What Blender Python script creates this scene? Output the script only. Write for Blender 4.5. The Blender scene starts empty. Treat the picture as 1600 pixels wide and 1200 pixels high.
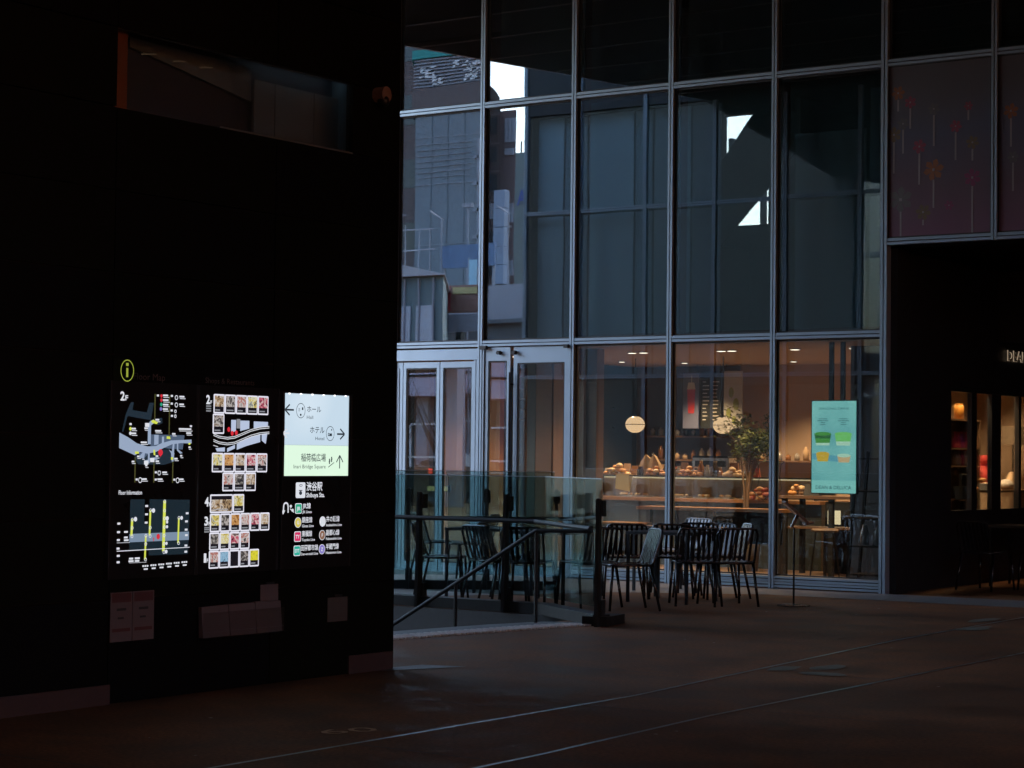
import bpy, bmesh, math, random
from mathutils import Vector, Matrix
random.seed(7)
PI = math.pi
SC = bpy.context.scene
COL = SC.collection

# ------------------------------------------------------------------ camera
cam_data = bpy.data.cameras.new('camera')
cam = bpy.data.objects.new('camera', cam_data)
COL.objects.link(cam)
cam_data.sensor_width = 36.0
cam_data.lens = 36.0 * 3270.0 / 1600.0
cam_data.shift_y = (607.485 - 600.0) / 1600.0
cam_data.clip_start = 0.1
cam_data.clip_end = 3000.0
Rv, Uv, Fv = Vector((0.8246, 0.5656, 0.011)), Vector((0.009, -0.033, 0.9994)), Vector((-0.5653, 0.8243, 0.032))
Fv.normalize(); Rv = (Rv - Fv * Rv.dot(Fv)).normalized(); Uv = Rv.cross(Fv).normalized()
cam.matrix_world = Matrix(((Rv.x, Uv.x, -Fv.x, 15.383), (Rv.y, Uv.y, -Fv.y, -21.722), (Rv.z, Uv.z, -Fv.z, 1.5), (0, 0, 0, 1)))
SC.camera = cam

# ------------------------------------------------------------------ sky, sun, exposure
EXPOSURE = 3.25
K = 1.0 / (2.0 ** EXPOSURE)              # emission that displays as 1.0
world = bpy.data.worlds.new('World'); SC.world = world
world.use_nodes = True
wn = world.node_tree.nodes; wl = world.node_tree.links
wn.clear()
sky = wn.new('ShaderNodeTexSky'); sky.sky_type = 'NISHITA'; sky.sun_disc = False
sky.sun_elevation = math.radians(58); sky.sun_rotation = math.radians(190)
sky.air_density = 1.25; sky.dust_density = 3.5; sky.ozone_density = 3.5
bg = wn.new('ShaderNodeBackground'); bg.inputs['Strength'].default_value = 0.15
wo = wn.new('ShaderNodeOutputWorld')
wl.new(sky.outputs[0], bg.inputs[0]); wl.new(bg.outputs[0], wo.inputs[0])
sun_data = bpy.data.lights.new('sun', 'SUN'); sun_data.energy = 0.5; sun_data.angle = math.radians(20); sun_data.color = (1.0, 0.95, 0.9)
sun = bpy.data.objects.new('sun', sun_data); COL.objects.link(sun)
_az, _el = math.radians(190), math.radians(58)
_sd = Vector((math.sin(_az) * math.cos(_el), math.cos(_az) * math.cos(_el), math.sin(_el)))
sun.rotation_euler = _sd.to_track_quat('Z', 'Y').to_euler()
vs = SC.view_settings
vs.view_transform = 'Standard'; vs.look = 'None'; vs.exposure = EXPOSURE; vs.gamma = 1.0; vs.use_curve_mapping = False
SC.render.engine = 'CYCLES'
SC.cycles.max_bounces = 10; SC.cycles.diffuse_bounces = 4; SC.cycles.glossy_bounces = 5
SC.cycles.transparent_max_bounces = 24; SC.cycles.transmission_bounces = 6
SC.cycles.sample_clamp_indirect = 4.0
SC.cycles.use_denoising = True
SC.cycles.caustics_reflective = False; SC.cycles.caustics_refractive = False

# ------------------------------------------------------------------ materials
MATS = {}
def srgb(r, g, b):
    f = lambda c: (c / 255.0 / 12.92) if c <= 10 else ((c / 255.0 + 0.055) / 1.055) ** 2.4
    return (f(r), f(g), f(b))
def mat(name, c, rough=0.6, metal=0.0, var=0.15, scale=6.0, bump=0.0, spec=0.5, coord='Object', rvar=0.1, stretch=(1, 1, 1)):
    if name in MATS: return MATS[name]
    m = bpy.data.materials.new(name); m.use_nodes = True
    nt = m.node_tree; N = nt.nodes; L = nt.links
    b = N['Principled BSDF']
    tc = N.new('ShaderNodeTexCoord'); mp = N.new('ShaderNodeMapping'); mp.inputs['Scale'].default_value = stretch
    L.new(tc.outputs[coord], mp.inputs[0])
    nz = N.new('ShaderNodeTexNoise'); nz.inputs['Scale'].default_value = scale; nz.inputs['Detail'].default_value = 6
    L.new(mp.outputs[0], nz.inputs['Vector'])
    mix = N.new('ShaderNodeMix'); mix.data_type = 'RGBA'
    mix.inputs[6].default_value = tuple(max(0, v * (1 - var)) for v in c) + (1,)
    mix.inputs[7].default_value = tuple(min(1, v * (1 + var)) for v in c) + (1,)
    L.new(nz.outputs['Fac'], mix.inputs[0]); L.new(mix.outputs[2], b.inputs['Base Color'])
    mr = N.new('ShaderNodeMapRange'); mr.inputs['To Min'].default_value = max(0.02, rough - rvar); mr.inputs['To Max'].default_value = min(1, rough + rvar)
    L.new(nz.outputs['Fac'], mr.inputs['Value']); L.new(mr.outputs[0], b.inputs['Roughness'])
    b.inputs['Metallic'].default_value = metal
    b.inputs['Specular IOR Level'].default_value = spec
    if bump:
        bp = N.new('ShaderNodeBump'); bp.inputs['Strength'].default_value = 1.0; bp.inputs['Distance'].default_value = bump
        nz2 = N.new('ShaderNodeTexNoise'); nz2.inputs['Scale'].default_value = scale * 8; nz2.inputs['Detail'].default_value = 4
        L.new(mp.outputs[0], nz2.inputs['Vector']); L.new(nz2.outputs['Fac'], bp.inputs['Height']); L.new(bp.outputs[0], b.inputs['Normal'])
    MATS[name] = m
    return m
def emit(name, c, s=1.0):
    """a lit surface that displays as about the linear colour c times s"""
    if name in MATS: return MATS[name]
    m = bpy.data.materials.new(name); m.use_nodes = True
    nt = m.node_tree; b = nt.nodes['Principled BSDF']
    b.inputs['Base Color'].default_value = (0.02, 0.02, 0.02, 1); b.inputs['Roughness'].default_value = 0.25
    b.inputs['Emission Color'].default_value = tuple(c) + (1,)
    b.inputs['Emission Strength'].default_value = s * K
    MATS[name] = m
    return m
def emit_photo(name, stops, scale=18.0, s=0.8):
    """lit print of a dish: blotches of a few food colours"""
    m = bpy.data.materials.new(name); m.use_nodes = True
    nt = m.node_tree; N = nt.nodes; L = nt.links; b = N['Principled BSDF']
    b.inputs['Base Color'].default_value = (0.02, 0.02, 0.02, 1); b.inputs['Roughness'].default_value = 0.25
    tc = N.new('ShaderNodeTexCoord'); oi = N.new('ShaderNodeObjectInfo')
    ad = N.new('ShaderNodeVectorMath'); ad.operation = 'ADD'
    mu = N.new('ShaderNodeMath'); mu.operation = 'MULTIPLY'; mu.inputs[1].default_value = 37.0
    L.new(oi.outputs['Random'], mu.inputs[0])
    L.new(tc.outputs['Object'], ad.inputs[0]); L.new(mu.outputs[0], ad.inputs[1])
    nz = N.new('ShaderNodeTexNoise'); nz.inputs['Scale'].default_value = scale; nz.inputs['Detail'].default_value = 3; nz.inputs['Distortion'].default_value = 1.5
    L.new(ad.outputs[0], nz.inputs['Vector'])
    cr = N.new('ShaderNodeValToRGB'); cr.color_ramp.interpolation = 'EASE'
    el = cr.color_ramp.elements
    while len(el) < len(stops): el.new(0.5)
    for i, c in enumerate(stops):
        el[i].position = 0.32 + 0.38 * i / (len(stops) - 1); el[i].color = tuple(c) + (1,)
    L.new(nz.outputs['Fac'], cr.inputs[0]); L.new(cr.outputs[0], b.inputs['Emission Color'])
    b.inputs['Emission Strength'].default_value = s * K
    return m
def glass(name, fac=0.11, tint=(0.95, 0.98, 0.98), wave=0.00055, wscale=0.9, edge=0.55):
    m = bpy.data.materials.new(name); m.use_nodes = True
    nt = m.node_tree; N = nt.nodes; L = nt.links; N.clear()
    out = N.new('ShaderNodeOutputMaterial'); mx = N.new('ShaderNodeMixShader')
    tr = N.new('ShaderNodeBsdfTransparent'); tr.inputs[0].default_value = tuple(tint) + (1,)
    gl = N.new('ShaderNodeBsdfGlossy'); gl.inputs['Roughness'].default_value = 0.0; gl.inputs[0].default_value = (0.92, 0.97, 1.0, 1)
    lw = N.new('ShaderNodeLayerWeight'); lw.inputs['Blend'].default_value = 0.25
    mr = N.new('ShaderNodeMapRange'); mr.inputs['To Min'].default_value = fac; mr.inputs['To Max'].default_value = edge
    L.new(lw.outputs['Fresnel'], mr.inputs['Value'])
    L.new(mr.outputs[0], mx.inputs[0]); L.new(tr.outputs[0], mx.inputs[1]); L.new(gl.outputs[0], mx.inputs[2]); L.new(mx.outputs[0], out.inputs[0])
    if wave:
        tc = N.new('ShaderNodeTexCoord'); nz = N.new('ShaderNodeTexNoise'); nz.inputs['Scale'].default_value = wscale; nz.inputs['Detail'].default_value = 1
        bp = N.new('ShaderNodeBump'); bp.inputs['Strength'].default_value = 1.0; bp.inputs['Distance'].default_value = wave
        L.new(tc.outputs['Object'], nz.inputs['Vector']); L.new(nz.outputs['Fac'], bp.inputs['Height']); L.new(bp.outputs[0], gl.inputs['Normal'])
    MATS[name] = m
    return m

M_alu = mat('brushed_aluminium', (0.25, 0.32, 0.39), 0.42, 0.45, 0.08, 3)
M_gasket = mat('black_gasket', (0.012, 0.013, 0.014), 0.6)
M_glass = glass('facade_glass', 0.105, (0.93, 0.97, 0.97))
M_glass_t = glass('balustrade_glass', 0.022, (0.66, 0.77, 0.77), 0.0, edge=0.3)
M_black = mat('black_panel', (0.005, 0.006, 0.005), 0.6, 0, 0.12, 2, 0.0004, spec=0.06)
M_black2 = mat('black_board', (0.010, 0.010, 0.010), 0.3, 0, 0.1, 3, spec=0.3)
M_dark = mat('dark_interior', (0.02, 0.022, 0.024), 0.8, spec=0.2)
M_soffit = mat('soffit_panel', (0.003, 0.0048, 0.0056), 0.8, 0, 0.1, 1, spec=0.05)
M_chair = mat('black_chair_paint', (0.008, 0.009, 0.012), 0.24, 0.0, 0.1, 8, spec=0.55)
M_table = mat('black_table_paint', (0.008, 0.009, 0.012), 0.5, 0.0, 0.1, 8, spec=0.35)
M_post = mat('dark_steel', (0.020, 0.022, 0.023), 0.55, 0.1, 0.1, 8, spec=0.22)
M_kerb = mat('grey_granite', (0.16, 0.16, 0.165), 0.6, 0, 0.25, 30, 0.0008)
M_stair = mat('dark_stair_stone', (0.07, 0.075, 0.08), 0.6, 0, 0.2, 20, 0.0008)
M_white = mat('white_paint', (0.6, 0.6, 0.6), 0.5, 0, 0.05)
M_base = mat('red_granite_base', (0.05, 0.030, 0.028), 0.5, 0, 0.25, 40)
M_steel = mat('steel_strip', (0.26, 0.30, 0.32), 0.34, 0.7, 0.6, 0.7)
M_wood = mat('orange_wood', (0.30, 0.15, 0.065), 0.45, 0, 0.25, 3, 0, stretch=(6, 6, 0.6))
M_wood_d = mat('brown_wood', (0.15, 0.085, 0.045), 0.5, 0, 0.25, 3, 0, stretch=(1, 6, 6))
M_plaster = mat('beige_plaster', (0.42, 0.31, 0.22), 0.8, 0, 0.08, 4, 0.0005)
M_ceil = mat('cafe_ceiling', (0.38, 0.30, 0.24), 0.8, 0, 0.05, 4)
M_floor_in = mat('cafe_floor', (0.20, 0.13, 0.085), 0.45, 0, 0.2, 5)

# ------------------------------------------------------------------ mesh helpers
class MB:
    def __init__(s): s.v = []; s.f = []; s.mi = []
    def quad(s, a, b, c, d, mi=0):
        n = len(s.v); s.v += [Vector(p) for p in (a, b, c, d)]; s.f.append((n, n + 1, n + 2, n + 3)); s.mi.append(mi); return s
    def poly(s, pts, mi=0):
        n = len(s.v); s.v += [Vector(p) for p in pts]; s.f.append(tuple(range(n, n + len(pts)))); s.mi.append(mi); return s
    def box(s, x0, x1, y0, y1, z0, z1, mi=0):
        return s.hexa([(x0, y0, z0), (x1, y0, z0), (x1, y1, z0), (x0, y1, z0), (x0, y0, z1), (x1, y0, z1), (x1, y1, z1), (x0, y1, z1)], mi)
    def hexa(s, p, mi=0):
        n = len(s.v); s.v += [Vector(q) for q in p]
        for q in ((0, 3, 2, 1), (4, 5, 6, 7), (0, 1, 5, 4), (1, 2, 6, 5), (2, 3, 7, 6), (3, 0, 4, 7)):
            s.f.append(tuple(n + i for i in q)); s.mi.append(mi)
        return s
    def bar(s, p, q, w, h, up=(0, 0, 1), mi=0):
        p, q = Vector(p), Vector(q); d = (q - p).normalized(); up = Vector(up)
        if abs(d.dot(up)) > 0.98: up = Vector((0, 1, 0))
        a = d.cross(up).normalized() * (w / 2); b = a.cross(d).normalized() * (h / 2)
        return s.hexa([p - a - b, p + a - b, q + a - b, q - a - b, p - a + b, p + a + b, q + a + b, q - a + b], mi)
    def tube(s, pts, r, n=8, mi=0, r1=None):
        pts = [Vector(p) for p in pts]; base = len(s.v); k = len(pts)
        for i, p in enumerate(pts):
            d = (pts[min(i + 1, k - 1)] - pts[max(i - 1, 0)]).normalized()
            u = d.cross(Vector((0, 0, 1)))
            if u.length < 0.05: u = d.cross(Vector((0, 1, 0)))
            u.normalize(); w = u.cross(d)
            rr = r if r1 is None else r + (r1 - r) * i / (k - 1)
            for j in range(n):
                t = 2 * PI * j / n; s.v.append(p + (u * math.cos(t) + w * math.sin(t)) * rr)
        for i in range(k - 1):
            for j in range(n):
                a = base + i * n + j; b = base + i * n + (j + 1) % n
                s.f.append((a, b, b + n, a + n)); s.mi.append(mi)
        s.f.append(tuple(base + j for j in reversed(range(n)))); s.mi.append(mi)
        s.f.append(tuple(base + (k - 1) * n + j for j in range(n))); s.mi.append(mi)
        return s
    def lathe(s, c, prof, n=16, mi=0):
        c = Vector(c); base = len(s.v)
        for r, z in prof:
            for j in range(n):
                t = 2 * PI * j / n; s.v.append(c + Vector((r * math.cos(t), r * math.sin(t), z)))
        for i in range(len(prof) - 1):
            for j in range(n):
                a = base + i * n + j; b = base + i * n + (j + 1) % n
                s.f.append((a, b, b + n, a + n)); s.mi.append(mi)
        s.f.append(tuple(base + j for j in reversed(range(n)))); s.mi.append(mi)
        s.f.append(tuple(base + (len(prof) - 1) * n + j for j in range(n))); s.mi.append(mi)
        return s
    def ball(s, c, r, n=10, sz=1.0, jit=0.0, mi=0):
        prof = []
        for i in range(n // 2 + 1):
            a = -PI / 2 + PI * i / (n // 2)
            prof.append((max(0.001, r * math.cos(a)) * (1 + random.uniform(-jit, jit)), r * sz * math.sin(a)))
        return s.lathe(c, prof, n, mi)
    def build(s, name, m, parent=None, smooth=False, loc=None):
        off = Vector((0, 0, 0))
        if parent is not None: off = world_loc(parent)
        if loc is not None: off = Vector(loc)
        me = bpy.data.meshes.new(name)
        me.from_pydata([p - off for p in s.v], [], s.f)
        for mm in (m if isinstance(m, (list, tuple)) else [m]): me.materials.append(mm)
        if any(s.mi): me.polygons.foreach_set('material_index', s.mi)
        bm = bmesh.new(); bm.from_mesh(me); bmesh.ops.recalc_face_normals(bm, faces=bm.faces); bm.to_mesh(me); bm.free()
        if smooth: me.polygons.foreach_set('use_smooth', [True] * len(me.polygons))
        me.update()
        o = bpy.data.objects.new(name, me); COL.objects.link(o)
        if parent is not None:
            o.parent = parent
        elif loc is not None: o.location = off
        return o
LOC = {}
def world_loc(o):
    while o is not None:
        if o.name in LOC: return LOC[o.name]
        o = o.parent
    return Vector((0, 0, 0))
def tag(o, label=None, cat=None, group=None, kind=None):
    if label: o['label'] = label
    if cat: o['category'] = cat
    if group: o['group'] = group
    if kind: o['kind'] = kind
    return o
def thing(name, label, cat, loc=(0, 0, 0), group=None):
    o = bpy.data.objects.new(name, None); COL.objects.link(o); o.location = loc
    o.empty_display_size = 0.2
    LOC[o.name] = Vector(loc)
    return tag(o, label, cat, group)
def struct(name, mb, m, **k):
    return tag(mb.build(name, m, **k), kind='structure')
def copy_tree(o, parent=None):
    c = o.copy(); COL.objects.link(c)
    if parent is not None: c.parent = parent
    for ch in list(o.children): copy_tree(ch, c)
    return c
_DG = None
def text_mesh(body, size, bold=0.0):
    cu = bpy.data.curves.new('text', 'FONT'); cu.body = body; cu.size = size; cu.resolution_u = 2; cu.offset = bold
    ob = bpy.data.objects.new('text', cu); COL.objects.link(ob)
    dg = bpy.context.evaluated_depsgraph_get()
    me = bpy.data.meshes.new_from_object(ob.evaluated_get(dg))
    vs_ = [v.co.copy() for v in me.vertices]; fs = [tuple(p.vertices) for p in me.polygons]
    bpy.data.objects.remove(ob); bpy.data.meshes.remove(me); bpy.data.curves.remove(cu)
    return vs_, fs
AX_X = (Vector((0, 1, 0)), Vector((0, 0, 1)))       # lettering on a wall that faces +x
AX_Y = (Vector((1, 0, 0)), Vector((0, 0, 1)))       # lettering on a wall that faces -y
AX_G = (Vector((0.5, 0.87, 0)), Vector((-0.87, 0.5, 0)))
def write(mb, body, pos, w=None, h=0.1, ax=AX_X, align='L', bold=0.0, mi=0):
    """lettering as flat print: h = capital height, w = squeeze to this width"""
    vs_, fs = text_mesh(body, h / 0.72, bold * h)
    if not vs_: return
    x0 = min(v.x for v in vs_); x1 = max(v.x for v in vs_)
    k = 1.0 if w is None else w / (x1 - x0)
    W = (x1 - x0) * k
    dx = {'L': 0, 'C': -W / 2, 'R': -W}[align]
    n = len(mb.v); pos = Vector(pos)
    for v in vs_: mb.v.append(pos + ax[0] * ((v.x - x0) * k + dx) + ax[1] * v.y)
    for f in fs: mb.f.append(tuple(n + i for i in f)); mb.mi.append(mi)
def rect(mb, x, y0, y1, z0, z1, mi=0): mb.quad((x, y0, z0), (x, y1, z0), (x, y1, z1), (x, y0, z1), mi)
def rrect(mb, x, y0, y1, z0, z1, r, mi=0, n=3):
    pts = []
    for cy, cz, a0 in ((y1 - r, z1 - r, 0), (y0 + r, z1 - r, 90), (y0 + r, z0 + r, 180), (y1 - r, z0 + r, 270)):
        for i in range(n + 1):
            a = math.radians(a0 + 90 * i / n); pts.append((x, cy + r * math.cos(a), cz + r * math.sin(a)))
    mb.poly(pts, mi)
def disc(mb, x, cy, cz, ry, rz=None, mi=0, n=20):
    rz = rz or ry
    mb.poly([(x, cy + ry * math.cos(2 * PI * i / n), cz + rz * math.sin(2 * PI * i / n)) for i in range(n)], mi)
def ring(mb, x, cy, cz, ry, rz, t, mi=0, n=24):
    for i in range(n):
        a, b = 2 * PI * i / n, 2 * PI * (i + 1) / n
        mb.quad((x, cy + ry * math.cos(a), cz + rz * math.sin(a)), (x, cy + ry * math.cos(b), cz + rz * math.sin(b)),
                (x, cy + (ry - t) * math.cos(b), cz + (rz - t) * math.sin(b)), (x, cy + (ry - t) * math.cos(a), cz + (rz - t) * math.sin(a)), mi)
def stroke(mb, x, pts, t, mi=0):
    for (ya, za), (yb, zb) in zip(pts, pts[1:]):
        d = Vector((yb - ya, zb - za)); L_ = d.length or 1; n = Vector((-d.y, d.x)) / L_ * t / 2
        mb.quad((x, ya + n.x, za + n.y), (x, yb + n.x, zb + n.y), (x, yb - n.x, zb - n.y), (x, ya - n.x, za - n.y), mi)

# ================================================================== SETTING
# ground: one sheet to the horizon with a stair opening, brown paving near the camera
def ground_mat():
    m = bpy.data.materials.new('brown_paving'); m.use_nodes = True
    nt = m.node_tree; N = nt.nodes; L = nt.links; b = N['Principled BSDF']
    tc = N.new('ShaderNodeTexCoord')
    def noise(sc, det, dist=0.0):
        n = N.new('ShaderNodeTexNoise'); n.inputs['Scale'].default_value = sc; n.inputs['Detail'].default_value = det; n.inputs['Distortion'].default_value = dist
        L.new(tc.outputs['Object'], n.inputs['Vector']); return n
    big, mid, fine = noise(0.45, 5, 0.6), noise(2.2, 8, 0.4), noise(38, 6)
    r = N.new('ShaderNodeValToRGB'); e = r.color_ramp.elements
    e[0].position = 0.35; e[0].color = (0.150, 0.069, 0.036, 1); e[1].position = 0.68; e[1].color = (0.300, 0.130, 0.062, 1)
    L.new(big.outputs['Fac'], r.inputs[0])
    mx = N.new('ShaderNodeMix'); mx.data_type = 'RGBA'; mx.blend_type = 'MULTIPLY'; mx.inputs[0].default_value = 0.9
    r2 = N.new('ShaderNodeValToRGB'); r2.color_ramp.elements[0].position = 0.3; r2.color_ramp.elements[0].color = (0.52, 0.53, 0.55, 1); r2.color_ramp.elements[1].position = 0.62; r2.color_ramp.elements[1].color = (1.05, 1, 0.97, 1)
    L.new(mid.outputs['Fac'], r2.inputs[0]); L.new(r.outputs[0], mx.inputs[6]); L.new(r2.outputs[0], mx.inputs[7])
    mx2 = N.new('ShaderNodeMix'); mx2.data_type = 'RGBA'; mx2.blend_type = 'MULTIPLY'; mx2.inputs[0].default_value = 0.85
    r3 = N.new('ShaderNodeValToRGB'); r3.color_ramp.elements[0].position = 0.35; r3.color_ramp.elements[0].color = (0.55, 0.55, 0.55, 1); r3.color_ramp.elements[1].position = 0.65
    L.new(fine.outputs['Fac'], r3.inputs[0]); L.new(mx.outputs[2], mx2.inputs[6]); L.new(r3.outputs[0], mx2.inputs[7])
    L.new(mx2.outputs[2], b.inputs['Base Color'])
    mr = N.new('ShaderNodeMapRange'); mr.inputs['To Min'].default_value = 0.5; mr.inputs['To Max'].default_value = 0.8
    L.new(mid.outputs['Fac'], mr.inputs['Value']); L.new(mr.outputs[0], b.inputs['Roughness'])
    bp = N.new('ShaderNodeBump'); bp.inputs['Distance'].default_value = 0.0015
    L.new(fine.outputs['Fac'], bp.inputs['Height']); L.new(bp.outputs[0], b.inputs['Normal'])
    b.inputs['Specular IOR Level'].default_value = 0.14
    return m
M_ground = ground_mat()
HX0, HX1, HY0, HY1 = -2.2, 4.95, -10.0, -5.15            # stair opening
g = MB()
B = 900
def gq(x0, x1, y0, y1): g.quad((x0, y0, 0), (x1, y0, 0), (x1, y1, 0), (x0, y1, 0))
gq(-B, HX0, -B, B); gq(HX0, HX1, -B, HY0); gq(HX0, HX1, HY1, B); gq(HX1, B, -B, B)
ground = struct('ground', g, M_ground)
# stairs going down towards -x, with the walls of the opening
steps = thing('stairs', 'dark stone stairs going down behind the black wall', 'stairs', (HX1, -7.5, 0))
steps['kind'] = 'structure'
for k in range(17):
    x1 = HX1 - 0.30 * k; mb = MB(); mb.box(x1 - 0.42, x1 - 0.003 if k else x1 - 0.002, HY0 + 0.012, HY1 - 0.012, -0.165 * (k + 1) - 0.02, -0.165 * (k + 1))
    if k < 12: mb.build('step', M_stair, steps)
for nm, mb in (('stair_wall', MB().box(HX0, HX1, HY1 - 0.01, HY1 + 0.3, -3.0, -0.004)), ('stair_wall', MB().box(HX0, HX1, HY0 - 0.3, HY0 + 0.01, -3.0, -0.004)),
               ('landing', MB().box(HX0 - 2.0, HX1 - 3.6, HY0, HY1, -2.3, -2.16)), ('stair_wall', MB().box(HX0 - 0.3, HX0, HY0, HY1, -3, -0.004))):
    mb.build(nm, M_stair, steps)
# granite kerb round the top of the stairs and metal nosing studs
kp = [(4.62, -10.0), (4.72, -8.3), (4.90, -7.2), (5.03, -6.45), (5.20, -5.92), (5.55, -5.66)]
mb = MB()
for (xa, ya), (xb, yb) in zip(kp, kp[1:]):
    mb.hexa([(xa - 0.30, ya, -0.16), (xa, ya, -0.16), (xb, yb, -0.16), (xb - 0.30, yb, -0.16), (xa - 0.30, ya, 0.006), (xa, ya, 0.006), (xb, yb, 0.006), (xb - 0.30, yb, 0.006)])
struct('kerb', mb, M_kerb)
mb = MB()
for (xa, ya), (xb, yb) in zip(kp[:-1], kp[1:-1]):
    L_ = math.hypot(xb - xa, yb - ya); n = int(L_ / 0.075)
    for i in range(n):
        t = (i + 0.5) / n; x = xa + (xb - xa) * t; y = ya + (yb - ya) * t
        mb.bar((x + 0.04, y - 0.02, 0.009), (x + 0.30, y + 0.055, 0.009), 0.034, 0.016)
tag(mb.build('warning_strip', mat('stud_metal', (0.62, 0.60, 0.58), 0.5, 0.0, 0.5, 60)), kind='stuff')
# steel strips let into the paving
for pts in ([(8.57, -24.0), (8.57, -10.4), (8.38, -8.2), (8.16, -5.5), (8.05, -2.2), (7.9, 3)], [(9.62, -24), (9.55, -13.0), (9.44, -11.0), (9.41, -5.9), (9.36, 3)]):
    mb = MB()
    for (xa, ya), (xb, yb) in zip(pts, pts[1:]):
        mb.quad((xa - 0.014, ya, 0.004), (xa + 0.014, ya, 0.004), (xb + 0.014, yb, 0.004), (xb - 0.014, yb, 0.004))
    struct('drain_strip', mb, M_steel)
mb = MB()
for xa, ya, xb, yb in ((8.60, -13.21, 9.52, -13.25), (8.55, -8.3, 9.3, -8.5), (9.6, -10.6, 13, -10.7), (6.4, -11.5, 8.5, -11.4), (9.5, -6.2, 14, -6.3), (5.9, -4.4, 8.1, -4.3), (6.4, -14.6, 8.5, -14.6), (9.6, -13.0, 12.5, -13.1), (9.6, -15.2, 13, -15.3), (6.5, -9.2, 8.4, -9.1), (9.5, -8.4, 13, -8.5), (8.3, -6.4, 9.3, -6.4), (8.1, -3.8, 9.3, -3.8), (8.57, -15.4, 9.6, -15.4), (8.5, -11.0, 9.4, -11.0)):
    mb.quad((xa, ya - 0.006, 0.004), (xb, yb - 0.006, 0.004), (xb, yb + 0.006, 0.004), (xa, ya + 0.006, 0.004))
struct('paving_joint', mb, M_gasket)
tp_m = mat('grey_paving_daylight', (0.12, 0.11, 0.108), 0.55, 0, 0.22, 3, 0.0006)  # grey stone by the glass; further left the grey stands for strong daylight
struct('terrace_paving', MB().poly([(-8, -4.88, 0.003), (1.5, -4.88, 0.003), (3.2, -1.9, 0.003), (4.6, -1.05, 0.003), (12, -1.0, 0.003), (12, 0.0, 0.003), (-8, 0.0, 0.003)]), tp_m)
# worn repair patches in the paving
mp_ = mat('repair_patch', (0.13, 0.115, 0.085), 0.6, 0, 0.4, 8)
for (x, y, a, b_) in ((8.52, -8.25, 0.10, 0.22), (8.74, -7.95, 0.12, 0.2), (8.2, -3.9, 0.12, 0.3), (8.9, -8.4, 0.18, 0.12), (7.9, -2.9, 0.1, 0.3)):
    pts = []
    for i in range(10):
        t = 2 * PI * i / 10; r = 1 + random.uniform(-0.25, 0.25); pts.append((x + a * math.cos(t) * r, y + b_ * math.sin(t) * r, 0.005))
    struct('ground_patch', MB().poly(pts), mp_)
mb = MB(); write(mb, '60', (8.24, -13.02, 0.005), 0.34, 0.17, (Vector((0.40, 0.92, 0)).normalized(), Vector((-0.92, 0.40, 0)).normalized()), 'L', 0.0)
tag(mb.build('floor_number', mat('worn_yellow_paint', (0.60, 0.36, 0.20), 0.6, 0, 0.3, 30)), 'worn painted number 60 on the brown paving beside a steel strip', 'floor marking')
mb = MB()
for k in range(60):
    x, y = random.uniform(6.5, 14), random.uniform(-18, -1); s_ = random.uniform(.004, .012)
    mb.poly([(x - s_, y - s_, .006), (x + s_, y - s_ * .6, .006), (x + s_ * .7, y + s_, .006), (x - s_ * .5, y + s_ * .8, .006)])
for x, y in ((5.86, -3.4), (6.05, -2.9), (6.5, -2.2), (7.3, -12.9)):
    mb.poly([(x - .012, y - .012, .006), (x + .012, y - .01, .006), (x + .01, y + .012, .006), (x - .01, y + .01, .006)])
tag(mb.build('glint_specks', mat('pale_speck', (.45, .42, .38), .6)), kind='stuff')  # pale specks painted for small glints of light on the paving
# light stone tongue on the floor at the end of the black wall
struct('threshold', MB().poly([(6.36, -10.0, 0.005), (6.44, -10.25, 0.005), (6.72, -9.62, 0.005), (6.40, -9.72, 0.005)]), M_kerb)

# roof over the passage and the plaza (dark soffit with panel joints)
S0 = [(-4.9, 0.35), (-2.35, -10.3)]
roof = thing('passage_roof', 'dark roof slab over the whole passage', 'roof', (10, -10, 7.75)); roof['kind'] = 'structure'
mb = MB()
pl = [(S0[0][0], 0.35), (34.5, 0.35), (34.5, -1.0), (27.6, -1.0), (27.6, -46.0), (34.5, -46.0), (34.5, -52), (-2.35, -52), (S0[1][0], -10.3)]  # outline leaves an added gap that lets skylight onto the terracotta wall
mb.poly([(x, y, 7.75) for x, y in pl]); mb.poly([(x, y, 9.4) for x, y in pl])
for a, b_ in zip(pl, pl[1:] + pl[:1]): mb.quad((*a, 7.75), (*b_, 7.75), (*b_, 9.4), (*a, 9.4))
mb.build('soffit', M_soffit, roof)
for i in range(7):
    y = -0.9 - 1.386 * i; xl = -4.9 + (0.35 - y) * 0.24 + 0.1
    MB().box(xl, 30, y - 0.012, y + 0.012, 7.735, 7.751).build('joint_strip', mat('joint_metal', (0.10, 0.105, 0.105), 0.4, 0.4), roof)
MB().bar((-4.92, 0.3, 7.80), (-2.43, -10.2, 7.80), 0.08, 0.09).build('edge_trim', M_alu, roof)
# unseen walls added round the plaza to shut out skylight
struct('added_plaza_wall', MB().box(5.5, 34.5, -50.5, -50, 0, 7.75), M_black)
struct('added_plaza_wall', MB().box(34, 34.5, -50, 0.5, 0, 8.6), mat('warm_bounce_wall', (0.56, 0.18, 0.06), 0.8, 0, 0.15, 1.5))  # added out of view to bounce warm light onto the plaza
struct('added_plaza_wall', MB().box(12.25, 34, 0.2, 0.5, 0, 7.75), M_black)

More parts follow.
